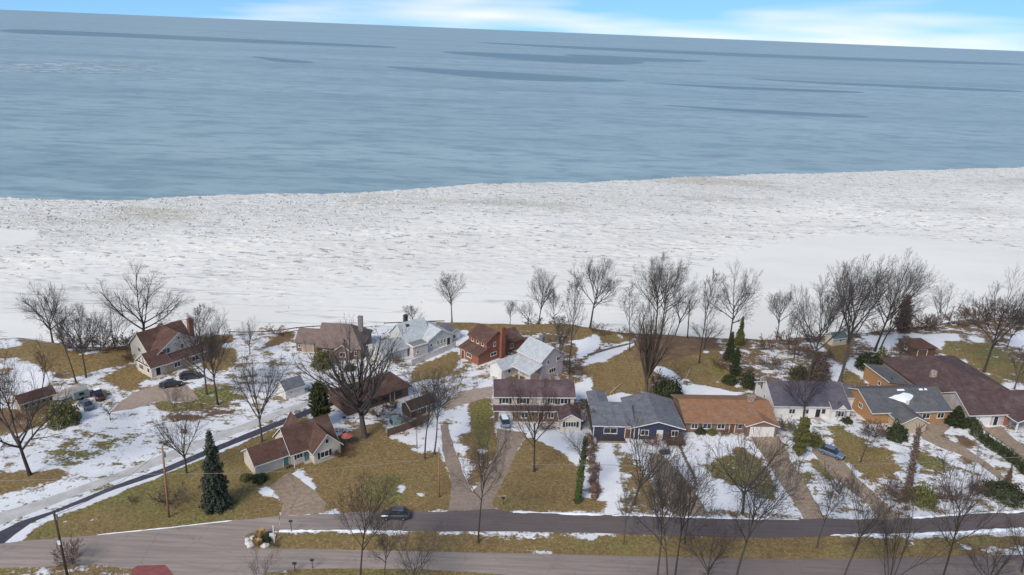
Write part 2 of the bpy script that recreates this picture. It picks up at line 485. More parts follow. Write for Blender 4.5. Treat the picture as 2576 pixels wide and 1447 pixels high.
# traffic island and verge below
ISL_T = [rp(6, 210, 1047), rp(6, 700, 1047), rp(6, 1380, 1052), rp(6, 2000, 1052), rp(7, 0, 1052), rp(7, 760, 1066), rp(7, 1400, 1090), rp(7, 2315, 1112), rp(8, 560, 1096), rp(8, 1200, 1086), rp(8, 1650, 1070), rp(8, 2315, 1032), rp(8, 3300, 980)]
ISL_B = [rp(8, 3300, 1240), rp(8, 2315, 1262), rp(8, 1200, 1292), rp(8, 0, 1302), rp(7, 1500, 1287), rp(7, 900, 1272), rp(6, 2315, 1250), rp(6, 1300, 1230), rp(6, 600, 1215), rp(6, 0, 1206), rp(5, 2262, 1206), rp(5, 2212, 1165), rp(5, 2205, 1130), rp(5, 2225, 1090), rp(5, 2270, 1062)]
paint([at(*p) for p in ISL_T + ISL_B], .0, .5, .1)
P(6, '1300 1080 2300 1080 2315 1250 1300 1230', .06, .2, .3)
P(6, '210 1047 1380 1055 1360 1085 900 1075 700 1072 220 1078', .8, .3, 0)
P(6, '1600 1050 2315 1052 2315 1115 2060 1110 1900 1090 1650 1085', .6, .4, .2)
P(7, '-60 1055 760 1070 830 1120 700 1150 560 1120 420 1110 300 1130 120 1130 -60 1140', .66, .6, 0)
P(7, '60 1200 250 1200 460 1250 440 1265 120 1245', .72, .5, 0)
P(7, '760 1070 1400 1094 1400 1110 1250 1090 800 1086', .8, .3, 0)
P(8, '560 1098 1200 1090 1650 1074 2315 1038 3300 985 3300 1100 2315 1105 1900 1110 1400 1120 900 1112', .72, .5, 0)
P(8, '1240 1125 1300 1130 1335 1195 1260 1190', 1, .3, 0); P(8, '1690 1160 1730 1155 1865 1215 1800 1235', 1, .3, 0)
P(8, '1940 1190 2315 1180 3000 1150 3000 1250 2315 1258 1950 1255', .75, .4, 0)
P(8, '1800 1100 2100 1090 2150 1170 1850 1190', .1, .6, 0)
disc(7, 1170, 1210, 22, 18, .8)
P(6, '-400 1500 100 1425 350 1397 950 1387 1500 1397 1900 1417 2600 1450 2600 2600 -400 2600', .08, .7, .1)
P(6, '60 1440 110 1424 350 1396 600 1385 600 1392 350 1404 110 1447', .95, .3, 0)
P(5, '-300 1370 720 1345 860 1350 1130 1387 1200 1390 1200 1900 -300 1900', .45, .4, .4)
P(7, '40 1447 80 1420 150 1420 190 1460', .97, .3, 0)
# blow the edges soft
for _ in range(2):
    for ax in (0, 1):
        mask = (np.roll(mask, 1, ax) + mask * 2 + np.roll(mask, -1, ax)) / 4
# bluff face: brush and litter with snow
bf = np.clip((S + 2) / 4, 0, 1)[..., None]
bcol = np.stack([.45 + .3 * (fbm(X * .1, Y * .1, 9) - .5), .1 + 0 * X, .8 + 0 * X, 1 + 0 * X], -1)
mask = mask * (1 - bf * .75) + bcol * bf * .75

def grid_mesh(name, X, Y, Z, mat):
    r, c = X.shape
    v = np.stack([X, Y, Z], -1).reshape(-1, 3)
    i = np.arange(r * c).reshape(r, c)
    f = np.stack([i[:-1, :-1], i[:-1, 1:], i[1:, 1:], i[1:, :-1]], -1).reshape(-1, 4)
    return np_mesh(name, v, f, mat, True)
def attr(me, name, a):
    at_ = me.color_attributes.new(name, 'FLOAT_COLOR', 'POINT')
    at_.data.foreach_set('color', np.ascontiguousarray(a.reshape(-1, 4), np.float32).ravel())

m, n, l, b = newmat('snowy_ground')
t = n.new('ShaderNodeTexCoord'); ob = t.outputs['Object']
a_ = n.new('ShaderNodeAttribute'); a_.attribute_name = 'mask'
sep = n.new('ShaderNodeSeparateColor'); l.new(a_.outputs['Color'], sep.inputs[0])
n1, n2, n3 = noise(n, l, ob, .30, 7, .68, (1, 1.4, 1)), noise(n, l, ob, 1.9, 4, .6), noise(n, l, ob, .09, 3)
# snow cover broken up by tufts
tv = mathn(n, l, 'ADD', mathn(n, l, 'MULTIPLY', mathn(n, l, 'SUBTRACT', n1, .5), 2.0), mathn(n, l, 'MULTIPLY', mathn(n, l, 'SUBTRACT', n2, .5), .75))
sv = mathn(n, l, 'ADD', mathn(n, l, 'MULTIPLY_ADD', sep.outputs['Red'], 1.9, -.5), mathn(n, l, 'MULTIPLY', tv, 1.8))
snowf = smooth(n, l, sv, .30, .72)
gcol = mixc(n, l, smooth(n, l, noise(n, l, ob, 1.3, 6, .8), .36, .64), srgb('#6d5a3c'), srgb('#998259'))
gcol = mixc(n, l, mathn(n, l, 'MULTIPLY', smooth(n, l, noise(n, l, ob, 3.5, 4, .8), .4, .65), .6), gcol, srgb('#6a5632'))
grn = mixc(n, l, smooth(n, l, n2, .38, .62), srgb('#55572f'), srgb('#807c49'))
gf = smooth(n, l, mathn(n, l, 'ADD', sep.outputs['Green'], mathn(n, l, 'MULTIPLY', mathn(n, l, 'SUBTRACT', n3, .5), 1.6)), .36, .98)
gcol = mixc(n, l, gf, gcol, grn)
gcol = mixc(n, l, mathn(n, l, 'MULTIPLY', smooth(n, l, noise(n, l, ob, .22, 5, .7), .42, .72), .5), gcol, srgb('#614d36'))
gcol = mixc(n, l, mathn(n, l, 'MULTIPLY', smooth(n, l, noise(n, l, ob, 2.6, 4, .75), .52, .68), .65), gcol, srgb('#a8936a'))
lit = mixc(n, l, smooth(n, l, n1, .35, .65), srgb('#5c4a3d'), srgb('#78614c'))
df = smooth(n, l, mathn(n, l, 'ADD', sep.outputs['Blue'], mathn(n, l, 'MULTIPLY', mathn(n, l, 'SUBTRACT', n1, .5), 1.4)), .3, .7)
gcol = mixc(n, l, df, gcol, lit)
scol = mixc(n, l, smooth(n, l, n3, .3, .7), srgb('#e6e5e5'), srgb('#d2d2d4'))
scol = mixc(n, l, mathn(n, l, 'MULTIPLY', smooth(n, l, noise(n, l, ob, 3.2, 4, .7), .42, .75), .5), scol, srgb('#b9b3ac'))
l.new(mixc(n, l, snowf, gcol, scol), b.inputs['Base Color'])
b.inputs['Roughness'].default_value = .9; b.inputs['Specular IOR Level'].default_value = .15
bp = n.new('ShaderNodeBump'); bp.inputs['Strength'].default_value = .7; bp.inputs['Distance'].default_value = .12
l.new(mathn(n, l, 'ADD', snowf, mathn(n, l, 'MULTIPLY', n2, .7)), bp.inputs['Height']); l.new(bp.outputs['Normal'], b.inputs['Normal'])
me = grid_mesh('ground', X, Y, Z, m); attr(me, 'mask', mask)
tag(put('ground', me), 'snow-patched grassy bluff top with yards above the frozen lake', kind='structure')

# ------------------------------------------------------------------ lake water and shore ice
m, n, l, b = newmat('lake_water')
t = n.new('ShaderNodeTexCoord'); ob = t.outputs['Object']
w1 = noise(n, l, ob, .03, 5, .62, (.75, 2.1, 1)); w2 = noise(n, l, ob, .0022, 4, .6, (.4, 1.6, 1)); w3 = noise(n, l, ob, .1, 4, .65, (.5, 1.5, 1))
c = mixc(n, l, smooth(n, l, w2, .35, .65), srgb('#8ca0a6'), srgb('#98abb0'))
c = mixc(n, l, mathn(n, l, 'MULTIPLY', smooth(n, l, w1, .45, .66), .75), c, srgb('#738b93'))
c = mixc(n, l, mathn(n, l, 'MULTIPLY', smooth(n, l, w3, .48, .68), .6), c, srgb('#6d868f'))
w4 = noise(n, l, ob, .0016, 5, .62, (.22, 2.6, 1))
c = mixc(n, l, mathn(n, l, 'MULTIPLY', smooth(n, l, w4, .52, .62), .42), c, srgb('#6a828a'))
l.new(c, b.inputs['Base Color'])
b.inputs['Roughness'].default_value = .42; b.inputs['IOR'].default_value = 1.33; b.inputs['Specular IOR Level'].default_value = .32
bp = n.new('ShaderNodeBump'); bp.inputs['Strength'].default_value = .35; bp.inputs['Distance'].default_value = .6
l.new(mathn(n, l, 'ADD', w1, mathn(n, l, 'MULTIPLY', w3, .5)), bp.inputs['Height']); l.new(bp.outputs['Normal'], b.inputs['Normal'])
wm = m
wx = spread(-800, 800, 200, 90000, 1.6)
wy = np.concatenate([np.arange(-1500, 1200, 150), 1200 * 1.45 ** np.arange(0, 13)])
WX, WY = np.meshgrid(wx, wy)
tag(put('lake_water', grid_mesh('lake_water', WX, WY, WX * 0 + LAKE, wm)), 'open blue-grey lake water reaching to the horizon', kind='structure')
# still, darker leads lying on the water
dm = surf('dark_lead_water', '#5f7680', '#6a828b', .01, .42, (.3, 3, 1), spec=.3)
LEADS = [[(930, 165), (1100, 174), (1300, 184), (1575, 202), (1575, 205), (1400, 204), (1250, 198), (1080, 182)], [(1070, 128), (1300, 136), (1520, 148), (1645, 159), (1560, 162), (1400, 156), (1200, 141)],
         [(1380, 135), (1600, 145), (1815, 155), (1700, 156), (1500, 149)], [(1620, 262), (1800, 272), (2000, 282), (2185, 292), (2185, 295), (2050, 291), (1850, 280)],
         [(1575, 206), (1750, 215), (1900, 221), (2175, 231), (2175, 234), (1900, 226), (1750, 217)], [(1820, 195), (2050, 206), (2300, 216), (2576, 229), (2576, 232), (2300, 221), (2050, 209)],
         [(0, 72), (300, 84), (600, 98), (1000, 118), (1000, 121), (600, 105), (300, 92), (0, 82)],
         [(620, 141), (680, 147), (790, 156), (790, 158), (700, 155), (675, 150)], [(1100, 103), (1500, 120), (2000, 141), (2576, 160), (2576, 164), (2000, 147), (1500, 125)]]
for i, q in enumerate(LEADS):
    ym = sum(p[1] for p in q) / len(q); k_ = len(q); q = [(x, y + (-1.0 if i < k_ / 2 else 1.6)) for i, (x, y) in enumerate(q)]
    for _ in range(3): q = [p for i in range(len(q)) for p in ((q[i][0] * .75 + q[(i + 1) % len(q)][0] * .25, q[i][1] * .75 + q[(i + 1) % len(q)][1] * .25), (q[i][0] * .25 + q[(i + 1) % len(q)][0] * .75, q[i][1] * .25 + q[(i + 1) % len(q)][1] * .75))]
    pts = [at(x, y, LAKE) for x, y in q]
    far = max(p[1] for p in pts)
    v = [(x, y, LAKE + .03 + i * .012) for x, y in pts]
    tag(put('dark_lead', mesh('dark_lead', v, [tuple(range(len(v)))], dm)), 'dark smooth streak of calm water out on the lake', kind='structure')

rs = np.random.RandomState(8)         # drifting floes far out at left
N = 900
fx = rs.uniform(-30, 510, N); fy = 150 + rs.beta(2, 1.6, N) * 34 + fx * .006
keep = rs.rand(N) < np.clip(1.1 - fx / 560, .15, 1); fx, fy = fx[keep], fy[keep]
V, F = [], []
for i, (px, py) in enumerate(zip(fx, fy)):
    cx, cy = at(px, py, LAKE); r0 = rs.uniform(2, 9) * rs.choice([.5, .7, 1]); k = 6; b0 = len(V)
    zf = LAKE + .16 + rs.uniform(0, .1)
    V += [(cx + r0 * 1.6 * math.cos(q * 2 * math.pi / k) * rs.uniform(.6, 1.2), cy + r0 * math.sin(q * 2 * math.pi / k) * rs.uniform(.6, 1.2), zf) for q in range(k)]
    F.append(tuple(range(b0, b0 + k)))
tag(put('drift_ice', mesh('drift_ice', V, F, surf('floe_ice', '#b4c1c8', '#9fb0b9', .05, .6))), 'scatter of small drifting ice floes far out at left', kind='stuff')
IED = sorted(at(x, y, LAKE) for x, y in [(0, 498), (150, 503), (300, 506), (450, 496), (560, 491), (680, 489), (900, 487), (1000, 479), (1180, 466), (1320, 462), (1500, 458), (1700, 448), (1900, 440), (2050, 437), (2200, 433), (2400, 427), (2576, 422)])
IX = np.array([p[0] for p in IED]); IY = np.array([p[1] for p in IED])
def y_ice(x):
    y = np.interp(x, IX, IY)
    y = np.where(x < IX[0], IY[0] + (x - IX[0]) * .2, y)
    y = np.where(x > IX[-1], IY[-1] + (x - IX[-1]) * .25, y)
    return y + (fbm(x * .05, x * 0, 31) - .5) * 9 + (vnoise(x * .6, x * 0, 33) - .5) * 1.6
ix = spread(-380, 480, 1.0, 3500, 1.3)
iu = np.linspace(0, 1, 260)
XX, UU = np.meshgrid(ix, iu)
Y0, Y1 = y_edge(XX) + 5, y_ice(XX)
YY = Y0 + (Y1 - Y0) * UU
def ice_fields(x, y, u):
    left = np.clip((-x + 40) / 300, 0, 1)
    rub = np.clip((u - (.60 - .16 * left) + (fbm(x * .012, y * .02, 41) - .5) * .5) / .25, 0, 1)
    mid = np.clip((u - .12 + (fbm(x * .02, y * .02, 44) - .5) * .3) / .3, 0, 1)
    sm = np.zeros(x.shape)
    for s in ('1640 760 1720 690 1850 640 2000 606 2130 591 2300 597 2450 616 2640 648 2640 820 1640 840', '-60 578 100 581 92 600 40 622 -60 630'):
        a = [float(t) for t in s.split()]
        sm[inpoly(x, y, [at(a[i], a[i + 1], LAKE) for i in range(0, len(a), 2)])] = 1
    return rub, mid, sm
RUB, MID, SMO = ice_fields(XX, YY, UU)
for _ in range(3): SMO = np.clip((SMO + np.roll(SMO, 1, 0) + np.roll(SMO, 1, 1) + np.roll(SMO, -1, 0) + np.roll(SMO, -1, 1)) / 5, 0, 1)
rel = (fbm(XX * .5, YY * .6, 51, 3) - .5) * (.15 + .4 * MID + .3 * RUB) * (1 - .92 * SMO)
rel += np.clip(fbm(XX * .25, YY * .9, 55, 3) - .56, 0, 1) * 2.6 * MID * (1 - .7 * RUB) * (1 - SMO)
ZZ = LAKE + .45 + rel
ZZ[-1] = LAKE - .4
ZZ[-2] = np.maximum(ZZ[-2], LAKE + .2)
m, n, l, b = newmat('shore_ice')
t = n.new('ShaderNodeTexCoord'); ob = t.outputs['Object']
a_ = n.new('ShaderNodeAttribute'); a_.attribute_name = 'mask'
sep = n.new('ShaderNodeSeparateColor'); l.new(a_.outputs['Color'], sep.inputs[0])
big = noise(n, l, ob, .018, 4, .6, (.5, 1.4, 1)); mot = noise(n, l, ob, 1.0, 5, .75, (.6, 1.0, 1)); dash = noise(n, l, ob, .46, 4, .6, (.34, .95, 1)); crk = noise(n, l, ob, .05, 4, .5, (.16, 1.7, 1))
c = mixc(n, l, smooth(n, l, big, .3, .7), srgb('#e6e2d8'), srgb('#dad6cd'))
gr = mixc(n, l, smooth(n, l, mot, .32, .68), srgb('#e0ded8'), srgb('#b7b3a8'))
c = mixc(n, l, mathn(n, l, 'MULTIPLY', sep.outputs['Red'], .7), c, gr)
dirt = mathn(n, l, 'MULTIPLY', smooth(n, l, big, .52, .68), mathn(n, l, 'MULTIPLY', sep.outputs['Red'], .55))
c = mixc(n, l, dirt, c, srgb('#a89f88'))
dk = mathn(n, l, 'MULTIPLY', smooth(n, l, dash, .57, .66), mathn(n, l, 'MULTIPLY', sep.outputs['Green'], .9))  # grey dashes: shade in the hollows between ridges, put into the ice colour
c = mixc(n, l, dk, c, srgb('#8f8c86'))
ln = mathn(n, l, 'SUBTRACT', 1.0, smooth(n, l, mathn(n, l, 'ABSOLUTE', mathn(n, l, 'SUBTRACT', crk, .5)), .002, .012))
inv = mathn(n, l, 'SUBTRACT', 1.0, sep.outputs['Blue'])
c = mixc(n, l, mathn(n, l, 'MULTIPLY', mathn(n, l, 'MULTIPLY', ln, inv), .5), c, srgb('#9d9f9e'))
l.new(c, b.inputs['Base Color']); b.inputs['Roughness'].default_value = .75; b.inputs['Specular IOR Level'].default_value = .25
bp = n.new('ShaderNodeBump'); bp.inputs['Strength'].default_value = .6; bp.inputs['Distance'].default_value = .25
l.new(mathn(n, l, 'MULTIPLY', mot, mathn(n, l, 'ADD', mathn(n, l, 'MULTIPLY', sep.outputs['Red'], 1.0), .12)), bp.inputs['Height']); l.new(bp.outputs['Normal'], b.inputs['Normal'])
me = grid_mesh('shore_ice', XX, YY, ZZ, m)
attr(me, 'mask', np.stack([RUB * (1 - SMO), MID * (1 - SMO), SMO, SMO * 0 + 1], -1))
tag(put('shore_ice', me), 'wide white shelf of broken shore ice between bluff and water', kind='structure')
# loose ice blocks heaped on the shelf
rs = np.random.RandomState(4)
N = 26000
bx = rs.uniform(-330, 470, N); bu = rs.beta(2.2, 1.15, N)
by = y_edge(bx) + 5 + (y_ice(bx) - y_edge(bx) - 5) * bu
r_, m_, s_ = ice_fields(bx, by, bu)
ok = (rs.rand(N) < .25 * m_ + .8 * r_) & (s_ < .5)
bx, by = bx[ok], by[ok]; N = len(bx)
sz = rs.uniform(.13, .34, N) * rs.choice([1, 1, 1.5], N); hz = sz * rs.uniform(.3, .8, N)
ang = rs.uniform(0, 6.28, N)
cube = np.array([[-1, -1, 0], [1, -1, 0], [1, 1, 0], [-1, 1, 0], [-1, -1, 1], [1, -1, 1], [1, 1, 1], [-1, 1, 1]], float)
V = np.repeat(cube[None], N, 0) * (1 + rs.uniform(-.35, .35, (N, 8, 3)))
V[..., 0] *= sz[:, None] * rs.uniform(.7, 1.5, N)[:, None]; V[..., 1] *= sz[:, None]; V[..., 2] *= hz[:, None]
ca, sa = np.cos(ang)[:, None], np.sin(ang)[:, None]
V = np.stack([V[..., 0] * ca - V[..., 1] * sa, V[..., 0] * sa + V[..., 1] * ca, V[..., 2] + V[..., 0] * rs.uniform(-.4, .4, N)[:, None]], -1)
V += np.stack([bx, by, np.full(N, LAKE + .35)], -1)[:, None]
fc = np.array([[0, 3, 2, 1], [4, 5, 6, 7], [0, 1, 5, 4], [1, 2, 6, 5], [2, 3, 7, 6], [3, 0, 4, 7]])
F = (np.arange(N)[:, None, None] * 8 + fc[None]).reshape(-1, 4)
tag(put('ice_rubble', np_mesh('ice_rubble', V.reshape(-1, 3), F, surf('rubble_ice', '#dfddd8', '#c6c3bb', .3, .6))), 'small broken ice blocks strewn over the shore ice', kind='stuff')

# ------------------------------------------------------------------ roads and drives
def sheet(name, pts, z, mat, label, kind='structure'):
    v = [(x, y, z) for x, y in pts]
    a = sum(v[i][0] * v[(i + 1) % len(v)][1] - v[(i + 1) % len(v)][0] * v[i][1] for i in range(len(v)))
    if a < 0: v = v[::-1]
    k = len(v)
    w = v + [(x, y, -.3) for x, y, _ in v]
    f = [tuple(range(k))] + [(i, i + k, (i + 1) % k + k, (i + 1) % k) for i in range(k)]
    return tag(put(name, mesh(name, w, f, mat)), label, kind=kind)
def dense(p, step=2.2, j=.12, seed=1, closed=True):
    """resample an outline so worn edges wander a little"""
    r = random.Random(seed); out = []
    for i in range(len(p) if closed else len(p) - 1):
        a, b_ = p[i], p[(i + 1) % len(p)]
        d = math.dist(a, b_); k = max(1, int(d / step)) if d < 120 else 1
        for q in range(k):
            f_ = q / k
            out.append((a[0] + (b_[0] - a[0]) * f_ + r.uniform(-j, j), a[1] + (b_[1] - a[1]) * f_ + r.uniform(-j, j)))
    if not closed: out.append(p[-1])
    return out
def pave(name, c1, c2, c3, sc3=(1, 1, 1), cracks=.5, east=None, csc=.28):
    m, n, l, b = newmat(name)
    t = n.new('ShaderNodeTexCoord'); ob = t.outputs['Object']
    f1, f2, f3 = noise(n, l, ob, .12, 4, .6, sc3), noise(n, l, ob, 1.3, 5, .65, sc3), noise(n, l, ob, 9, 2)
    c = mixc(n, l, smooth(n, l, f1, .32, .68), srgb(c1), srgb(c2))
    c = mixc(n, l, mathn(n, l, 'MULTIPLY', smooth(n, l, f2, .38, .62), .7), c, srgb(c3))
    if east:                      # newer, darker surfacing begins along the road
        xx = n.new('ShaderNodeSeparateXYZ'); l.new(ob, xx.inputs[0])
        pos = mathn(n, l, 'ADD', xx.outputs['X'], mathn(n, l, 'MULTIPLY', mathn(n, l, 'SUBTRACT', f1, .5), 30))
        ec = mixc(n, l, smooth(n, l, f2, .3, .7), srgb(east[0]), srgb(east[1]))
        c = mixc(n, l, smooth(n, l, pos, east[2], east[3]), c, ec)
    vo = n.new('ShaderNodeTexVoronoi'); vo.feature = 'DISTANCE_TO_EDGE'; vo.inputs['Scale'].default_value = csc
    wv = n.new('ShaderNodeMapping'); l.new(ob, wv.inputs['Vector'])
    ad = n.new('ShaderNodeMix'); ad.data_type = 'RGBA'; ad.blend_type = 'LINEAR_LIGHT'; ad.inputs['Factor'].default_value = .6
    nc = n.new('ShaderNodeTexNoise'); nc.inputs['Scale'].default_value = .8; l.new(ob, nc.inputs['Vector'])
    l.new(ob, ad.inputs['A']); l.new(nc.outputs['Color'], ad.inputs['B']); l.new(ad.outputs['Result'], vo.inputs['Vector'])
    ck = mathn(n, l, 'SUBTRACT', 1.0, smooth(n, l, vo.outputs['Distance'], .0, .035 * csc / .28))
    c = mixc(n, l, mathn(n, l, 'MULTIPLY', ck, cracks), c, srgb('#4b423c'))
    c = mixc(n, l, mathn(n, l, 'MULTIPLY', smooth(n, l, f3, .4, .7), .2), c, srgb(c1))
    l.new(c, b.inputs['Base Color']); b.inputs['Roughness'].default_value = .9; b.inputs['Specular IOR Level'].default_value = .2
    return m
UPT = [rp(6, 700, 893), rp(6, 1130, 872), rp(6, 1700, 872), rp(6, 2150, 852), rp(7, 0, 884), rp(7, 830, 902), rp(7, 1270, 907), rp(7, 2000, 932), rp(8, 0, 938), rp(8, 1000, 942), rp(8, 1300, 932), rp(8, 1800, 893), rp(8, 2315, 872), rp(8, 3300, 835)]
up = [at(*p) for p in UPT]; it = [at(*p) for p in ISL_T]; ib = [at(*p) for p in ISL_B]
far_r = [(up[-1][0] + 900, up[-1][1] + 60), (it[-1][0] + 900, it[-1][1] + 60)]
split_t = at(*rp(6, 210, 912)); split_b = it[0]
M_ROAD = pave('upper_road_asphalt', '#94877e', '#9f9288', '#83776e', (.07, 1.3, 1), .18, ('#665c5a', '#5b5251', -36, -4), .16)
M_ROAD2 = pave('old_road_asphalt', '#94877e', '#a3968c', '#83776e', (.07, 1.3, 1), .18, ('#7c706b', '#6e635f', -10, 45), .16)
sheet('road', dense([split_t] + up, 1.6, .16, 2, False) + far_r + it[::-1], .03, M_ROAD, 'dark asphalt lane in front of the lakeside houses')
low = [rp(6, 2600, 1470), rp(6, 1900, 1417), rp(6, 1500, 1397), rp(6, 950, 1387), rp(6, 600, 1387), rp(6, 350, 1397), rp(6, 100, 1425), rp(6, -40, 1600), rp(5, 2200, 1900), rp(5, 1250, 1900), rp(5, 1210, 1392), rp(5, 1130, 1387), rp(5, 860, 1350), rp(5, 720, 1345), rp(5, 400, 1372), rp(5, -300, 1390), rp(5, -2500, 1440)]
lft = [rp(5, -2500, 1230), rp(5, -300, 1175), rp(5, 0, 1165), rp(5, 230, 1137), rp(5, 880, 1086), rp(5, 1530, 1021), rp(5, 2100, 951), rp(5, 2315, 938), rp(6, 100, 924)]
lowp = [at(*p) for p in low]; lftp = [at(*p) for p in lft]
right_low = [(ib[0][0] + 900, ib[0][1] + 55), (lowp[0][0] + 1000, lowp[0][1] + 30), (lowp[0][0] + 60, lowp[0][1] - 2)]
isl_left = ib[::-1]          # from the western tip round to the far right
sheet('road_junction', lftp + [split_t] + [split_b] + isl_left[0:] + right_low + lowp, .03, M_ROAD2, 'wide worn asphalt road and junction along the bottom of the view')
M_DRV = pave('driveway_concrete', '#978470', '#a3907c', '#7f6e5d', (1, 1, 1), .35)
M_DRV2 = pave('driveway_asphalt', '#8b7a6c', '#7e6e61', '#9a8a7b', (1, 1, 1), .12)
M_GRAV = pave('gravel_track', '#9b8979', '#8b7968', '#ac9c8d', (1, 1, 1), .0)
M_NEWA = pave('fresh_asphalt', '#48464f', '#3f3d46', '#53515a', (1, 1, 1), .05)
M_SLUSH = pave('slushy_concrete', '#b2afa9', '#a3a09a', '#c4c1bc', (.3, .3, 1), .1)
def drive(k, s, mat, label, z=.012, name='driveway'):
    return sheet(name, dense(rg(k, s), 1.5, .14, len(label)), z, mat, label)
drive(6, '130 640 240 560 290 520 330 535 430 610 540 690 640 790 620 882 220 918 250 800 190 700', M_DRV, 'cracked brown concrete driveway of the tan house by the junction')
drive(6, '1670 90 1735 80 1800 330 1880 540 1960 690 2060 540 2180 330 2175 120 2450 160 2440 200 2345 350 2300 480 2180 700 2130 790 2165 860 1740 874 1770 640 1690 320', M_DRV2, 'forked grey driveway left of the two-storey maroon-roofed house')
drive(7, '1270 350 1350 355 1470 470 1600 620 1790 915 1480 912 1330 640 1250 480', M_DRV, 'tan concrete driveway curving up to the navy house')
drive(7, '2150 196 2340 196 2420 200 2510 400 2640 600 2760 800 2815 940 2640 940 2520 750 2400 580 2315 430', M_DRV, 'tan concrete driveway below the white garage door of the orange-roofed house')
drive(8, '370 180 440 190 660 400 800 560 960 700 1120 850 1215 946 1015 946 900 800 740 680 560 530 400 330', M_DRV, 'long tan driveway with the blue-grey car on it')
drive(8, '1290 40 1620 36 1650 120 1560 185 1700 250 1860 345 2000 440 2150 570 2090 580 1900 440 1760 365 1560 295 1400 215 1370 160', M_DRV, 'pale tan turning court and drive of the slate-roofed brick house')
drive(8, '1920 120 2100 100 2330 310 2500 430 2500 560 2315 420 2150 270', M_DRV, 'tan driveway behind the evergreen hedge at the right edge')
drive(1, '1190 1150 1470 1050 1700 1075 1800 1200 1720 1225 1400 1220 1200 1290 1000 1315 1100 1215', M_GRAV, 'brown gravel parking area in front of the gabled white house')
drive(2, '1690 1240 1850 1130 2130 1085 2145 1170 1880 1245 1700 1310', M_GRAV, 'muddy track west of the two-storey maroon-roofed house')
M_BRK = pave('red_brick_paving', '#8f5552', '#84504d', '#7a4946', (1, 1, 1), .1)
sheet('brick_apron', dense(rg(5, '1195 1394 1240 1364 1490 1356 1525 1388 1585 1460 1660 1700 1150 1700'), 1.2, .05, 5), .038, M_BRK, 'flat brick-red paved apron cut by the bottom edge')
def band(k, top, bot, z, mat, name, label):
    sheet(name, dense(rg(k, top) + rg(k, bot)[::-1], 2.2, .1, 7), z, mat, label)
band(5, '-1800 1500 -300 985 0 882 600 690 1200 470 1500 342 2000 150 2400 5 2600 -70 2800 -130', '-1800 1660 -300 1100 0 995 400 842 900 642 1440 452 1900 262 2240 130 2600 -20 2800 -90', .016, M_SLUSH, 'street', 'slushy pale concrete street running diagonally up from the left edge')
band(5, '-100 1090 0 1050 180 962 500 862 620 808 1000 652 1460 482 1900 302 2315 132 2500 60 2800 -60 3050 -160 3160 -200', '-40 1170 30 1166 140 1080 290 968 520 878 640 832 1050 668 1500 522 1900 350 2315 186 2500 112 2800 -10 3060 -105 3180 -150', .018, M_NEWA, 'asphalt_path', 'narrow strip of fresh black asphalt beside the slushy street')
# ------------------------------------------------------------------ houses
WIN = {}
def win_mesh(w, h, mull, fmat):
    k = (round(w, 2), round(h, 2), mull, fmat.name)
    if k not in WIN:
        f = MB(); t = .09
        f.box(-w / 2, -.05, 0, w / 2, .03, t); f.box(-w / 2, -.05, h - t, w / 2, .03, h)
        f.box(-w / 2, -.05, t, -w / 2 + t, .03, h - t); f.box(w / 2 - t, -.05, t, w / 2, .03, h - t)
        for i in range(mull):
            x = -w / 2 + w * (i + 1) / (mull + 1); f.box(x - .04, -.045, t, x + .04, .025, h - t)
        f.box(-w / 2 - .06, -.09, -.07, w / 2 + .06, .02, -.003)
        p = MB().box(-w / 2 + t, -.012, t, w / 2 - t, .012, h - t)
        WIN[k] = (mesh('window', f.v, f.f, fmat), mesh('pane', p.v, p.f, M_GLASS))
    return WIN[k]
FACE = {'f': 0, 'r': math.pi / 2, 'b': math.pi, 'l': -math.pi / 2}
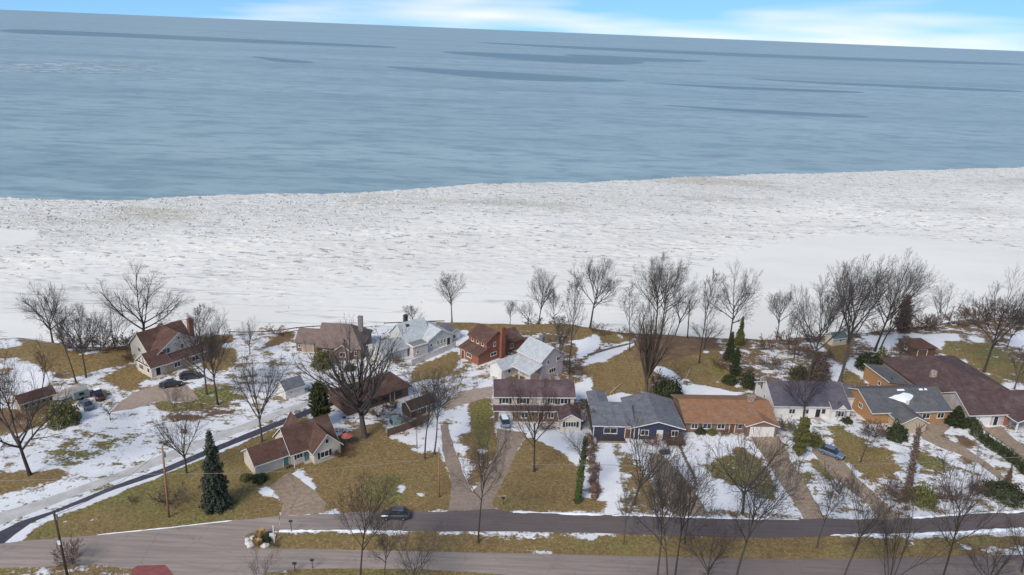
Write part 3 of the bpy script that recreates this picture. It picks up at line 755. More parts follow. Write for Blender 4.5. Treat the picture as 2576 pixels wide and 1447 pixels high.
class House:
    def __init__(s, name, label, cat, loc, deg):
        s.o = tag(empty(name, (loc[0], loc[1], 0), math.radians(deg)), label, cat)
        s.roof = None
    def block(s, x, y, w, d, eave, ridge, axis, wm, rm, oh=.45, kind='gable', z0=-.3, roof='roof', fascia=M_TRIM, wall=True, hip=(0, 0)):
        """walls with gables and a roof slab with its own thickness; axis = ridge direction"""
        e = MB(); r = MB(); fa = MB(); t = .16
        if axis == 'x': a0, a1, p0, p1 = x, x + w, y, y + d
        else: a0, a1, p0, p1 = y, y + d, x, x + w
        pm = (p0 + p1) / 2
        if kind == 'shed':             # low edge at p0, high at p1
            e.prism([(p0, z0), (p1, z0), (p1, ridge), (p0, eave)], a0, a1, axis)
            sl = (ridge - eave) / (p1 - p0)
            q = [(p0 - oh, eave - oh * sl + .02), (p1 + .1, ridge + .1 * sl + .02)]
            r.prism([q[0], q[1], (q[1][0], q[1][1] + t), (q[0][0], q[0][1] + t)], a0 - oh, a1 + oh, axis)
            fa.prism([(q[0][0] - .04, q[0][1] - .06), (q[0][0] - .003, q[0][1] - .06), (q[0][0] - .003, q[0][1] + t - .02), (q[0][0] - .04, q[0][1] + t - .02)], a0 - oh, a1 + oh, axis)
        elif kind == 'flat':
            e.box(x, y, z0, x + w, y + d, eave); r.box(x - .12, y - .12, eave + .01, x + w + .12, y + d + .12, eave + .16)
        elif kind == 'hip':
            e.box(x, y, z0, x + w, y + d, eave)
            sl = (ridge - eave) / ((p1 - p0) / 2); ze = eave - oh * sl * .5 + .02
            h0, h1 = hip
            mk = (lambda u, v, z: (u, v, z)) if axis == 'x' else (lambda u, v, z: (v, u, z))
            c = [mk(a0 - oh, p0 - oh, ze), mk(a1 + oh, p0 - oh, ze), mk(a1 + oh, p1 + oh, ze), mk(a0 - oh, p1 + oh, ze)]
            c2 = [(p[0], p[1], p[2] + t) for p in c] + [mk(a0 + h0 if h0 else a0 - oh, pm, ridge + .1), mk(a1 - h1 if h1 else a1 + oh, pm, ridge + .1)]
            r.add(c + c2, [(3, 2, 1, 0), (0, 1, 5, 4), (1, 2, 6, 5), (2, 3, 7, 6), (3, 0, 4, 7), (4, 5, 9, 8), (5, 6, 9), (6, 7, 8, 9), (7, 4, 8)])
        else:
            e.prism([(p0, z0), (p1, z0), (p1, eave), (pm, ridge), (p0, eave)], a0, a1, axis)
            sl = (ridge - eave) / (pm - p0)
            lo = eave - oh * sl + .02; tp = ridge + .02
            r.prism([(p0 - oh, lo), (pm, tp), (p1 + oh, lo), (p1 + oh, lo + t), (pm, tp + t), (p0 - oh, lo + t)], a0 - oh * .7, a1 + oh * .7, axis)
            for q, sg in ((p0 - oh, -1), (p1 + oh, 1)):
                u = sorted((q + sg * .003, q + sg * .045))
                fa.prism([(u[0], lo - .05), (u[1], lo - .05), (u[1], lo + t - .03), (u[0], lo + t - .03)], a0 - oh * .7, a1 + oh * .7, axis)
            for q, sg in ((a0 - oh * .7, -1), (a1 + oh * .7, 1)):       # barge boards on the gables
                u = sorted((q + sg * .003, q + sg * .04))
                fa.prism([(p0 - oh, lo - .06), (pm, tp - .06), (p1 + oh, lo - .06), (p1 + oh, lo + t - .02), (pm, tp + t - .02), (p0 - oh, lo + t - .02)], u[0], u[1], axis)
        if wall: e.build('wall', wm, s.o)
        s.roof = r.build(roof, rm, s.o)
        if fa.v: fa.build('fascia', fascia, s.roof)
        return s.roof
    def win(s, face, a, p, z, w=1.0, h=1.3, mull=1, fmat=None, shut=None):
        """window on a wall; a = position along the wall, p = the wall's plane (local coordinates)"""
        loc = {'f': (a, p - .03, z), 'b': (a, p + .03, z), 'l': (p - .03, a, z), 'r': (p + .03, a, z)}[face]
        fm, pm = win_mesh(w, h, mull, fmat or M_TRIM)
        o = put('window', fm, s.o, loc, (0, 0, FACE[face]))
        put('pane', pm, o)
        if shut:
            for q in (-1, 1):
                x = q * (w / 2 + .27); MB().box(x - .2, -.06, 0, x + .2, -.005, h).build('shutter', shut, o)
        return o
    def door(s, face, a, p, w=1.0, h=2.1, mat=None, z=0.0, garage=False):
        loc = {'f': (a, p - .03, z), 'b': (a, p + .03, z), 'l': (p - .03, a, z), 'r': (p + .03, a, z)}[face]
        d = MB().box(-w / 2, -.04, 0, w / 2, .03, h)
        o = d.build('garage_door' if garage else 'door', mat or M_TRIM, s.o, loc, (0, 0, FACE[face]))
        fr = MB(); fr.box(-w / 2 - .13, -.07, 0, -w / 2 - .004, .03, h + .12); fr.box(w / 2 + .004, -.07, 0, w / 2 + .13, .03, h + .12); fr.box(-w / 2, -.07, h + .004, w / 2, .03, h + .12)
        fr.build('door_frame', M_TRIM, o)
        if garage:
            for k in range(4):
                MB().box(-w / 2 + .06, -.065, .06 + k * h / 4, w / 2 - .06, -.042, (k + 1) * h / 4 - .04).build('panel', mat or M_TRIM, o)
        else:
            MB().box(w / 2 - .16, -.1, .95, w / 2 - .08, -.041, 1.08).build('handle', M_METAL, o)
        return o
    def chimney(s, x, y, w, d, z0, z1, mat, parent=None):
        c = MB().box(x - w / 2, y - d / 2, z0, x + w / 2, y + d / 2, z1)
        c.box(x - w / 2 - .08, y - d / 2 - .08, z1 + .002, x + w / 2 + .08, y + d / 2 + .08, z1 + .16)
        for k in (-.22, .22): c.box(x + k * w - .12, y - .12, z1 + .162, x + k * w + .12, y + .12, z1 + .42)
        return c.build('chimney', mat, parent or s.roof)
    def bit(s, name, mat, *boxes):
        m = MB()
        for b in boxes: m.box(*b)
        return m.build(name, mat, s.o)
    def vent(s, x, y, z, r=.09, h=.5):
        return MB().tube([(x, y, z - .3), (x, y, z + h)], r, 8).build('vent_pipe', M_METAL, s.roof)

S_CREAM = sidmat('cream_siding', '#d9cdbd', '#cbbda9'); S_WHITE = sidmat('white_siding', '#e4e0da', '#d2ccc4'); S_NAVY = sidmat('navy_siding', '#33384f', '#3c4158')
S_GREY = sidmat('pale_grey_siding', '#cfd0cc', '#bcbdb9'); S_PINK = sidmat('pinkish_siding', '#d3c6c4', '#bfb2b0'); S_TAN = sidmat('tan_siding', '#b09a86', '#9c8672'); S_BRN = sidmat('brown_siding', '#6b5142', '#5a4437')
B_RED = brickmat('red_brick', '#824734', '#91533d', '#a8836e'); B_ORG = brickmat('orange_brick', '#9a6c42', '#a97b50', '#b79b78'); B_BRN = brickmat('brown_brick', '#6f5548', '#7d6254', '#8d7a6c'); B_TAN = brickmat('tan_brick', '#a8957c', '#b5a289', '#b9ab98')
R_BRN = roofmat('brown_shingle', '#644a3f', '#563f37'); R_RED = roofmat('russet_shingle', '#664c43', '#59413a'); R_TAN = roofmat('taupe_shingle', '#86746b', '#77665e'); R_GREY = roofmat('grey_shingle', '#74767c', '#63656c')
R_MAR = roofmat('maroon_shingle', '#665356', '#584648'); R_ORG = roofmat('orange_shingle', '#977055', '#87644c'); R_PUR = roofmat('charcoal_shingle', '#66606a', '#585460'); R_SLT = roofmat('slate_blue_shingle', '#656466', '#59585b')
R_WINE = roofmat('wine_shingle', '#5f4c4a', '#524140'); R_PALE = roofmat('pale_grey_shingle', '#c3c6c5', '#b4b8b8'); R_SILV = roofmat('silver_shingle', '#bfc2c3', '#afb2b4'); R_DKBR = roofmat('dark_brown_shingle', '#5d453b', '#4e3a32'); R_TEAL = roofmat('teal_grey_shingle', '#5f6e70', '#536163')
D_BLACK = surf('black_paint', '#26262a', '#303035', 2, .5); D_TEAL = surf('teal_paint', '#5f8580', '#547773', 2, .5); D_WOOD = surf('wood_door', '#7b4b32', '#6a3f2a', 2, .5); STONE = surf('field_stone', '#a79c90', '#7c7067', 3.5, .9, lo=.4, hi=.6)

# --- tan cape by the junction
h = House('cape_house', 'tan one-and-a-half-storey house with brown roofs beside the junction', 'house', (-43.75, 110.7), 40)
h.block(6.4, -.5, 8.8, 7.2, 2.7, 6.0, 'x', S_CREAM, R_BRN); main = h.roof
h.block(0, 0, 6.35, 5.4, 2.5, 4.3, 'x', S_CREAM, R_BRN)
h.block(9.9, -2.5, 5.2, 5.4, 2.7, 5.4, 'y', S_CREAM, R_BRN)
h.block(9.2, 3.6, 3.0, 5.4, 2.7, 5.2, 'y', S_CREAM, R_BRN)
h.win('f', 12.5, -2.5, 3.5, .8, 1.0, 0); h.win('f', 11.9, -2.5, .9, 1.7, 1.25, 1, shut=D_BLACK)
h.win('f', 8.0, -.5, 1.1, 1.2, 1.0, 1, shut=D_BLACK); h.door('f', 9.3, -.5, .95, 2.1, D_TEAL); h.win('l', -1.6, 9.9, 1.2, .6, 1.0, 0)
h.win('l', 3.1, 6.4, 4.3, .5, .8, 0); h.door('f', 5.6, 0, .9, 2.1, D_TEAL); h.win('l', 2.7, 0, 2.7, .45, .45, 0)
h.bit('front_step', M_CONC, (8.6, -1.7, 0, 9.85, -.55, .18)); h.bit('porch_post', M_TRIM, (6.5, -1.5, .0, 6.62, -1.38, 2.35))
h.bit('porch_bench', M_WOOD, (5.2, -.9, .4, 6.3, -.45, .48), (5.25, -.85, 0, 5.33, -.5, .4), (6.17, -.85, 0, 6.25, -.5, .4))

# --- two-storey colonial with maroon roof
h = House('colonial_house', 'two-storey house with maroon roof and cream upper storey above the forked drive', 'house', (-2.6, 134.5), 4)
h.block(0, 0, 16.4, 7.0, 5.3, 7.2, 'x', S_CREAM, R_MAR, .4)
h.block(.0, -1.1, 16.4, 1.1, 2.55, 3.0, 'x', B_BRN, R_MAR, .3, 'shed', roof='pent_roof')
h.block(13.2, -4.7, 4.1, 5.6, 2.5, 3.7, 'y', S_CREAM, R_MAR, .35)
for a, w in ((2.2, 1.5), (5.8, 1.5), (9.9, .7), (11.9, 1.0), (14.3, 1.6)): h.win('f', a, 0, 3.6, w, 1.25, 1, shut=D_BLACK if w > .9 else None)
h.door('f', 2.3, -1.1, 2.6, 2.2, M_TRIM, garage=True); h.win('f', 6.2, -1.1, .9, 1.5, 1.3, 1); h.door('f', 9.6, -1.1, 1.0, 2.1, D_WOOD); h.win('f', 11.6, -1.1, .9, 1.3, 1.3, 1)
h.win('f', 15.25, -4.7, .9, 2.2, 1.2, 3, shut=D_BLACK); h.win('r', 3.5, 16.4, 3.6, 1.0, 1.2, 0)
h.vent(4.0, 2.4, 6.5); h.chimney(8.6, 3.9, 1.0, .7, 6.0, 8.2, B_BRN)

# --- navy ranch
h = House('navy_house', 'navy blue ranch house with grey roof and white-framed picture window', 'house', (17.3, 128.7), 2)
h.block(0, 0, 8.0, 6.4, 2.75, 4.4, 'x', S_NAVY, R_GREY, .35, 'shed')
h.block(0, 6.55, 3.6, 5.2, 3.9, 4.35, 'y', S_NAVY, R_GREY, .3)
h.block(7.7, -.4, 10.0, 12.0, 2.7, 4.1, 'y', S_NAVY, R_GREY, .5)
h.win('f', 3.4, 0, 1.0, 2.7, 1.3, 1); h.win('f', 16.2, -.4, .9, 1.4, 1.3, 1); h.door('f', 6.9, 0, 1.0, 2.1, D_WOOD); h.win('f', 10.2, -.4, 1.0, 1.6, 1.2, 1); h.door('f', 13.2, -.4, 1.0, 2.1, M_TRIM)
h.bit('corner_board', M_TRIM, (-.03, -.06, 0, .14, -.005, 2.6)); h.bit('porch_post', M_TRIM, (7.9, -1.0, 0, 8.05, -.85, 2.6)); h.bit('porch_post', M_TRIM, (8.9, -.62, 0, 9.05, -.47, 2.5))
dk = h.bit('deck', M_WOOD, (14.2, -2.9, .55, 17.9, -.5, .68), (14.3, -2.8, -.1, 14.45, -2.65, .55), (17.6, -2.8, -.1, 17.75, -2.65, .55))
for i in range(14):
    MB().box(14.25 + i * .27, -2.88, .685, 14.31 + i * .27, -2.82, 1.55).build('baluster', M_WOOD, dk)
MB().box(14.2, -2.91, 1.552, 17.9, -2.79, 1.62).build('handrail', M_WOOD, dk)
h.bit('planting_bed', surf('mulch', '#4a3a31', '#3c2f28', 3, .95, bump=.5), (.6, -1.7, -.1, 6.3, -.3, .22)); h.bit('bed_edging', surf('bed_stone', '#8b8079', '#75695f', 3, .9), (.4, -1.95, -.1, 6.5, -1.72, .28))
h.vent(4.0, 3.2, 3.7); h.vent(10.6, 3.0, 3.6); MB().box(4.6, 5.0, 4.1, 5.5, 5.4, 4.42).build('roof_vent', M_METAL, h.roof); MB().box(2.0, 2.0, 3.2, 2.6, 2.5, 3.7).build('roof_vent', M_METAL, h.roof)
h.bit('patio', surf('pale_planks', '#d8c4a0', '#c6b08a', 2, .8), (4.2, 7.4, -.05, 7.3, 11.6, .1))

# --- orange-roofed ranch
h = House('orange_roof_ranch', 'long brick ranch house with orange-brown roof and white garage door', 'house', (36.4, 132.2), 3)
h.block(0, 0, 18.4, 11.0, 2.6, 4.5, 'x', B_BRN, R_ORG, .55, fascia=surf('tan_trim', '#a98a6c', '#997b5f', 2, .6))
h.chimney(14.9, 5.5, 1.35, 1.0, 3.6, 5.5, STONE)
h.block(12.2, -1.4, 6.1, 7.0, 2.5, 3.6, 'y', B_BRN, R_ORG, .45)
h.door('f', 15.3, -1.4, 4.8, 2.15, M_TRIM, garage=True)
for a, w in ((1.8, 1.4), (4.4, 1.8), (7.3, 1.6)): h.win('f', a, 0, .9, w, 1.2, 1)
h.door('f', 9.6, 0, 1.0, 2.1, D_WOOD); h.win('f', 11.2, 0, 1.0, .9, 1.1, 0)

# --- white cape with charcoal roof
h = House('white_cape_house', 'white house with long charcoal roof next to the orange-roofed ranch', 'house', (56.8, 140.0), 3.5)
h.block(0, 0, 16.2, 10.8, 2.9, 5.8, 'x', S_WHITE, R_PUR, .4)
h.block(12.2, -1.1, 3.9, 3.0, 2.7, 3.5, 'x', S_WHITE, R_PUR, .3)
h.block(16.25, 4.5, 4.4, 6.0, 2.7, 4.1, 'x', S_WHITE, R_SLT, .35)
h.win('l', 8.4, 0, 3.0, 1.2, 1.5, 1, shut=D_BLACK); h.win('l', 5.4, 0, 1.6, .7, 1.0, 0); h.win('l', 2.8, 0, 1.1, .6, .9, 0)
h.door('f', 9.7, 0, 1.0, 2.1, D_BLACK); h.win('f', 10.9, 0, .9, 1.0, 1.3, 0); h.win('f', 14.2, -1.1, .9, 1.4, 1.3, 1, shut=surf('grey_shutter', '#8d8f92', '#7d7f82', 2, .6))
h.win('f', 4.0, 0, .9, 1.4, 1.2, 1); h.win('f', 7.0, 0, .9, 1.4, 1.2, 1)
h.block(13.3, -1.3, 1.8, 2.2, 2.75, 3.7, 'y', S_WHITE, R_PUR, .15, z0=2.4, roof='dormer_roof')
h.bit('front_step', M_CONC, (9.0, -1.3, 0, 10.4, -.05, .2))

# --- slate-roofed orange brick house
h = House('slate_roof_house', 'orange brick house with slate-blue roofs and a patch of snow on the roof', 'house', (77.1, 138.8), 8)
h.block(0, 0, 18.0, 11.4, 2.8, 5.2, 'x', B_ORG, R_SLT, .45); big = h.roof
sn = MB()
for i in range(16): pass
ptsn = [(5.4, 3.3), (6.3, 3.5), (7.2, 3.9), (8.3, 4.0), (9.6, 4.45), (10.8, 4.2), (11.5, 3.7), (11.0, 3.1), (10.1, 2.5), (9.3, 2.2), (8.6, 1.7), (8.0, 2.1), (7.2, 2.4), (6.4, 2.9)]
sl = (5.2 - 2.8) / 5.7
zz = lambda y: 2.8 + y * sl + .19
v = [(x, y, zz(y)) for x, y in ptsn] + [(x * .94 + 8.6 * .06, y * .9 + .3, zz(y * .9 + .3) + .06) for x, y in ptsn]
kq = len(ptsn)
put('snow_patch', mesh('snow_patch', v, [tuple(range(kq, 2 * kq))] + [(i, (i + 1) % kq, (i + 1) % kq + kq, i + kq) for i in range(kq)], M_SNOW, True), big)
for x0, x1 in ((8.4, 10.2), (13.6, 14.6), (14.9, 15.6)):
    MB().add([(x0, 4.9, zz(4.9) + .01), (x1, 4.9, zz(4.9) + .01), (x1 - .1, 5.3, zz(5.3) + .06), (x0 + .1, 5.3, zz(5.3) + .06), (x0, 4.9, zz(4.9) - .02), (x1, 4.9, zz(4.9) - .02)], [(0, 1, 2, 3), (4, 5, 1, 0)]).build('snow_patch', M_SNOW, big)
h.block(4.0, -4.3, 5.6, 8.0, 2.5, 3.9, 'y', B_TAN, R_SLT, .4)
h.block(11.4, 11.6, 5.2, 9.6, 3.6, 2.9, 'y', B_ORG, R_SLT, .3, 'shed')
h.win('l', 4.2, 0, 1.6, 1.2, 1.1, 1); h.win('l', 7.4, 0, 1.6, 1.2, 1.1, 1); h.win('l', 15.0, 11.4, 1.2, .9, 1.0, 0)
h.win('f', 12.6, 0, .9, 1.8, 1.3, 1); h.door('f', 10.4, 0, 1.0, 2.1, D_BLACK); h.win('f', 16.0, 0, .9, 1.6, 1.3, 1); h.door('r', -2.0, 9.6, 3.2, 2.1, B_TAN, garage=True)
MB().box(8.6, 1.4, 3.2, 9.1, 1.8, 4.4).build('chimney', M_TRIM, big)

# --- wine-roofed house at the right edge
h = House('wine_roof_house', 'sprawling house with broad wine-red roofs and white garage at the right edge', 'house', (98.0, 139.6), 8)
h.block(0, 0, 16.5, 9.4, 2.9, 5.6, 'x', surf('grey_stucco', '#b9b0ab', '#a9a09b', 1, .8), R_WINE, .5)
h.block(-2.2, 10.6, 19.5, 17.4, 2.9, 5.7, 'y', B_TAN, R_WINE, .6, 'hip', hip=(7, 5)); rr = h.roof
ch = MB().tube([(2.2, 15.2, 3.0), (2.2, 15.2, 5.0), (2.2, 15.2, 5.6)], [.85, .8, .65], 12); ch.build('chimney', STONE, rr)
h.block(9.0, -3.2, 7.0, 6.0, 2.6, 4.0, 'y', B_RED, R_WINE, .5, wall=False, roof='porch_roof')
h.bit('porch_post', M_TRIM, (8.9, -3.2, 0, 9.15, -2.95, 2.5)); h.bit('porch_post', M_TRIM, (15.6, -3.2, 0, 15.85, -2.95, 2.5)); h.bit('porch_wall', B_RED, (8.6, -.35, -.1, 9.6, -.02, 2.5))
h.door('f', 3.4, 0, 3.6, 2.2, M_TRIM, garage=True); h.door('f', 6.6, 0, .95, 2.1, D_BLACK); h.win('f', 11.6, 0, .9, 1.5, 1.3, 1)
sp = MB(); sl2 = (5.6 - 2.9) / 4.7
for x0, y0, x1, y1 in ((.9, 5.6, 1.6, 6.3), (1.5, 5.2, 2.9, 5.9), (2.6, 5.1, 3.8, 5.5)):
    zt = lambda y: 5.6 - (y - 4.7) * sl2 + .2
    sp.add([(x0, y0, zt(y0)), (x1, y0 + .1, zt(y0 + .1)), (x1, y1, zt(y1)), (x0, y1 - .1, zt(y1 - .1))], [(0, 1, 2, 3)])
sp.build('snow_patch', M_SNOW, rr)

# --- brown hip-roofed garage and little shed on the bluff, right
h = House('hip_roof_garage', 'small brown hip-roofed outbuilding above the broad wine-red roof', 'garage', (104.3, 175.2), 10)
h.block(0, 0, 6.3, 6.0, 2.4, 3.9, 'x', S_BRN, R_DKBR, .4, 'hip', hip=(1.8, 2.6)); h.win('l', 3, 0, 1.0, 1.2, 1.0, 0); h.door('f', 2.6, 0, 2.6, 2.0, S_BRN, garage=True)
h = House('garden_shed', 'small cream shed with teal-grey roof between bluff-top tree trunks', 'shed', (85.6, 180.4), 20)
h.block(0, 0, 4.6, 2.9, 2.1, 3.2, 'x', S_CREAM, R_TEAL, .25); h.door('l', 1.4, 0, .9, 1.8, S_CREAM); h.win('f', 2.4, 0, 1.0, .8, .7, 0)

# --- red brick house
h = House('red_brick_house', 'red brick house with russet roofs and a tall brick chimney', 'house', (-7.3, 159.6), 44)
h.block(0, 0, 3.2, 6.8, 2.6, 3.7, 'y', B_RED, R_RED, .35, 'shed', roof='porch_roof', fascia=surf('rust_trim', '#8a5a46', '#7a4e3c', 2, .6))
h.block(2.6, .1, 6.6, 6.6, 5.2, 7.1, 'y', B_RED, R_RED, .35, fascia=MATS['rust_trim'])
h.block(9.25, 1.0, 6.0, 6.0, 2.8, 4.7, 'x', B_RED, R_RED, .4, fascia=MATS['rust_trim'])
h.chimney(7.4, -.32, 1.3, .75, -.3, 7.9, B_RED)
for a in (1.5, 3.3, 5.2): h.win('l', a, 2.6, 3.9, .8, .9, 0)
h.win('l', 3.4, 0, 1.0, 1.8, 1.1, 2); h.door('l', 5.7, 0, 1.0, 2.05, D_WOOD); h.win('f', 5.2, .1, 3.6, .7, 1.1, 0); h.win('f', 4.9, .1, 1.2, 1.9, .9, 1); h.win('f', 11.8, 1.0, .9, 1.1, 1.3, 1)

# --- silver-roofed white house
h = House('silver_roof_house', 'white two-storey house with pale silver roofs behind the colonial', 'house', (6.8, 152.4), 43)
h.block(.9, 0, 7.2, 7.6, 4.9, 7.3, 'y', S_PINK, R_SILV, .45); top = h.roof
h.chimney(5.9, 5.0, .8, .7, 6.0, 7.9, surf('grey_block', '#7d8184', '#6c7073', 2, .9))
h.block(-2.6, -.1, 3.5, 7.8, 2.7, 3.9, 'y', S_WHITE, R_SILV, .4, 'shed', roof='porch_roof', wall=False)
h.block(-6.0, 5.9, 6.9, 4.0, 2.5, 3.9, 'x', S_WHITE, R_SILV, .35)
h.bit('wall', S_WHITE, (-1.0, 1.4, -.3, .88, 5.85, 2.9))
for a in (1.1, 4.0, 5.6): h.win('l', a, .9, 4.05, .6, .7, 0)
for y in (.1, 3.4): h.bit('porch_post', M_TRIM, (-2.7, y, 0, -2.52, y + .18, 2.75))
h.win('f', 3.0, 0, 3.5, .8, 1.1, 0); h.win('f', 6.2, 0, 3.5, .8, 1.1, 0); h.win('f', 4.6, 0, .9, 2.2, 1.2, 2); h.door('l', 7.9, -6.0, 2.6, 2.1, M_TRIM, garage=True); h.win('f', -3.6, 5.9, 1.0, .9, .9, 0)
h.bit('fence_rail', M_TRIM, (8.3, -.1, .9, 12.5, -.02, 1.0), (8.3, -.1, .4, 12.5, -.02, .5))

# --- pale grey house
h = House('pale_grey_house', 'pale grey house with several light grey roofs and a white board fence', 'house', (-23.2, 162.2), 42)
h.block(0, 0, 4.4, 3.7, 2.6, 2.8, 'x', S_PINK, surf('flat_roof', '#7f837e', '#70746f', 1, .9), .1, 'flat'); h.bit('parapet', M_TRIM, (-.1, -.16, 2.78, 4.4, -.02, 3.15), (-.16, 0, 2.78, -.02, 3.7, 3.15))
h.block(.2, 3.8, 7.6, 7.0, 3.0, 6.4, 'x', S_GREY, R_PALE, .4); a_roof = h.roof
h.chimney(3.4, 8.4, .9, .8, 5.0, 7.6, surf('dark_brick', '#4b4543', '#3f3a38', 2, .9), a_roof)
MB().box(2.2, 6.2, 5.2, 3.0, 6.7, 6.1).build('skylight', M_GLASS, a_roof)
h.block(5.4, 1.3, 7.4, 8.0, 2.8, 4.8, 'y', S_GREY, R_PALE, .4); h.block(12.9, 2.2, 3.0, 5.0, 2.5, 3.4, 'y', S_GREY, R_PUR, .3)
h.block(-7.6, 1.6, 7.0, 6.6, 2.5, 3.8, 'x', S_GREY, roofmat('dull_grey_shingle', '#a5a8a6', '#979a98'), .3)
for a in (8.2, 9.2, 10.2): h.win('f', a, 1.3, 1.0, .5, 1.2, 0)
h.door('f', 11.5, 1.3, .95, 2.1, D_BLACK); h.win('f', 14.0, 2.2, 1.0, 1.0, 1.0, 0); h.win('f', 1.2, 0, 1.0, .6, .7, 0); h.door('l', 4.6, -7.6, 2.6, 2.1, M_TRIM, garage=True); h.win('f', 6.2, 1.3, 1.0, .7, .8, 0); h.vent(9.0, 3.0, 4.2, .07, 1.6)

# --- taupe-roofed house
h = House('taupe_roof_house', 'brick house under a big taupe roof with stone chimney on the bluff', 'house', (-46.0, 160.6), -2)
h.block(0, 0, 10.4, 11.6, 2.7, 6.6, 'x', B_BRN, R_TAN, .4, 'hip', hip=(0, 3.6), fascia=surf('taupe_trim', '#7d6d64', '#6e5f57', 2, .6)); tr = h.roof
h.chimney(9.0, 6.6, 1.1, .9, 4.6, 8.3, surf('grey_stone', '#8f8680', '#7b726c', 3, .9), tr)
h.block(-6.0, 2.8, 6.4, 7.0, 2.6, 4.6, 'x', B_BRN, R_TAN, .4, fascia=MATS['taupe_trim']); h.block(4.6, -1.0, 3.6, 4.0, 2.6, 4.0, 'y', B_BRN, R_TAN, .35)
h.win('f', 6.4, -1.0, .9, 1.4, 1.2, 1); h.win('f', 2.2, 0, .9, 1.6, 1.2, 1); h.door('f', -3.2, 2.8, 2.6, 2.1, S_TAN, garage=True); h.win('f', 9.3, 0, 1.0, .7, 1.2, 0); h.win('f', -5.2, 2.8, 1.1, .6, .9, 0)

# --- gabled white house at left
TUD = surf('dark_timber', '#3f332d', '#352b26', 2, .8)
h = House('gabled_house', 'cream two-storey gabled house with russet-brown roofs on the left bluff', 'house', (-77.2, 148.2), 54)
h.block(.2, 2.4, 10.8, 7.6, 4.2, 7.8, 'y', S_CREAM, R_RED, .45); h.block(-.4, 5.2, 10.4, 7.8, 4.2, 7.6, 'x', S_CREAM, R_RED, .45)
h.chimney(10.9, 6.4, 1.1, 1.0, 2.0, 8.3, B_RED)
h.block(.6, -.2, 10.4, 2.6, 2.5, 3.3, 'x', S_TAN, R_RED, .35, 'shed', roof='porch_roof')
h.block(-2.6, .2, 4.4, 6.2, 2.6, 4.9, 'x', S_CREAM, R_RED, .35)
h.win('f', 2.4, 2.4, 3.7, 1.8, 1.3, 1); h.win('f', 6.2, 2.4, 3.8, .9, 1.1, 0); h.win('f', 9.7, 2.4, 3.6, 1.1, 1.3, 1); h.win('f', 5.6, 2.4, 6.2, .6, .8, 0); h.win('f', 4.5, 2.4, 5.2, 1.0, .35, 0)
h.bit('half_timber', TUD, (-2.68, 3.22, 2.6, -2.61, 3.38, 4.4), (-2.68, .4, 2.5, -2.61, 6.2, 2.72), (-2.68, 1.9, 2.72, -2.61, 2.02, 3.6), (-2.68, 4.6, 2.72, -2.61, 4.72, 3.6))
h.win('l', 4.4, -2.6, .9, 1.8, 1.3, 2); h.door('f', -1.1, .2, 1.0, 2.1, D_BLACK); h.win('l', 1.4, -2.6, 1.0, 1.0, 1.2, 0); h.win('f', 3.2, -.2, .9, 1.6, 1.2, 1); h.win('f', 7.6, -.2, .9, 1.8, 1.2, 1)
h.win('l', 9.0, -.4, 3.0, 1.2, 1.2, 1); h.bit('front_step', M_CONC, (-1.8, -1.4, 0, -.3, .15, .3))

# --- shed, brown ranch and shed on the diagonal street
h = House('grey_shed', 'small white shed with grey roof beside the slushy street', 'shed', (-47.0, 138.9), 44)
h.block(0, 0, 4.4, 4.1, 2.2, 3.5, 'x', S_WHITE, R_GREY, .3); h.win('f', 1.2, 0, 1.2, .4, .4, 0); h.door('l', 2.0, 0, 1.8, 1.9, S_WHITE, garage=True)
h = House('brown_ranch_house', 'low house with long brown roof behind the stout many-limbed tree', 'house', (-32.6, 133.2), 42)
h.block(0, 0, 14.8, 7.6, 2.4, 4.3, 'x', S_BRN, R_BRN, .6, 'hip', hip=(2.2, 1.6), fascia=S_BRN)
for a in (3.0, 6.4, 9.0, 12.4): h.win('f', a, 0, .9, 1.4, 1.2, 1, surf('brown_frame', '#54402f', '#4a3829', 2, .7))
h.door('f', 10.7, 0, .95, 2.05, D_WOOD)
h = House('brown_shed', 'dark brown plank shed among trunks between brown ranch and forked drive', 'shed', (-19.6, 133.2), 42)
h.block(0, 0, 6.0, 3.4, 2.0, 3.1, 'x', S_BRN, R_DKBR, .35); h.win('f', 2.0, 0, .9, .7, .7, 0); h.door('f', 4.4, 0, .9, 1.8, D_WOOD)
h = House('long_brown_shed', 'low dark-roofed shed with a row of pale windows at the left edge', 'shed', (-97.0, 129.2), 50)
h.block(0, 0, 6.4, 3.8, 2.0, 3.0, 'x', S_TAN, R_DKBR, .35)
for a in (1.0, 2.2, 3.2, 4.2, 5.5): h.win('f', a, 0, .7, .8, .9, 0, surf('pale_yellow_frame', '#d8cba0', '#c9bb90', 2, .7))
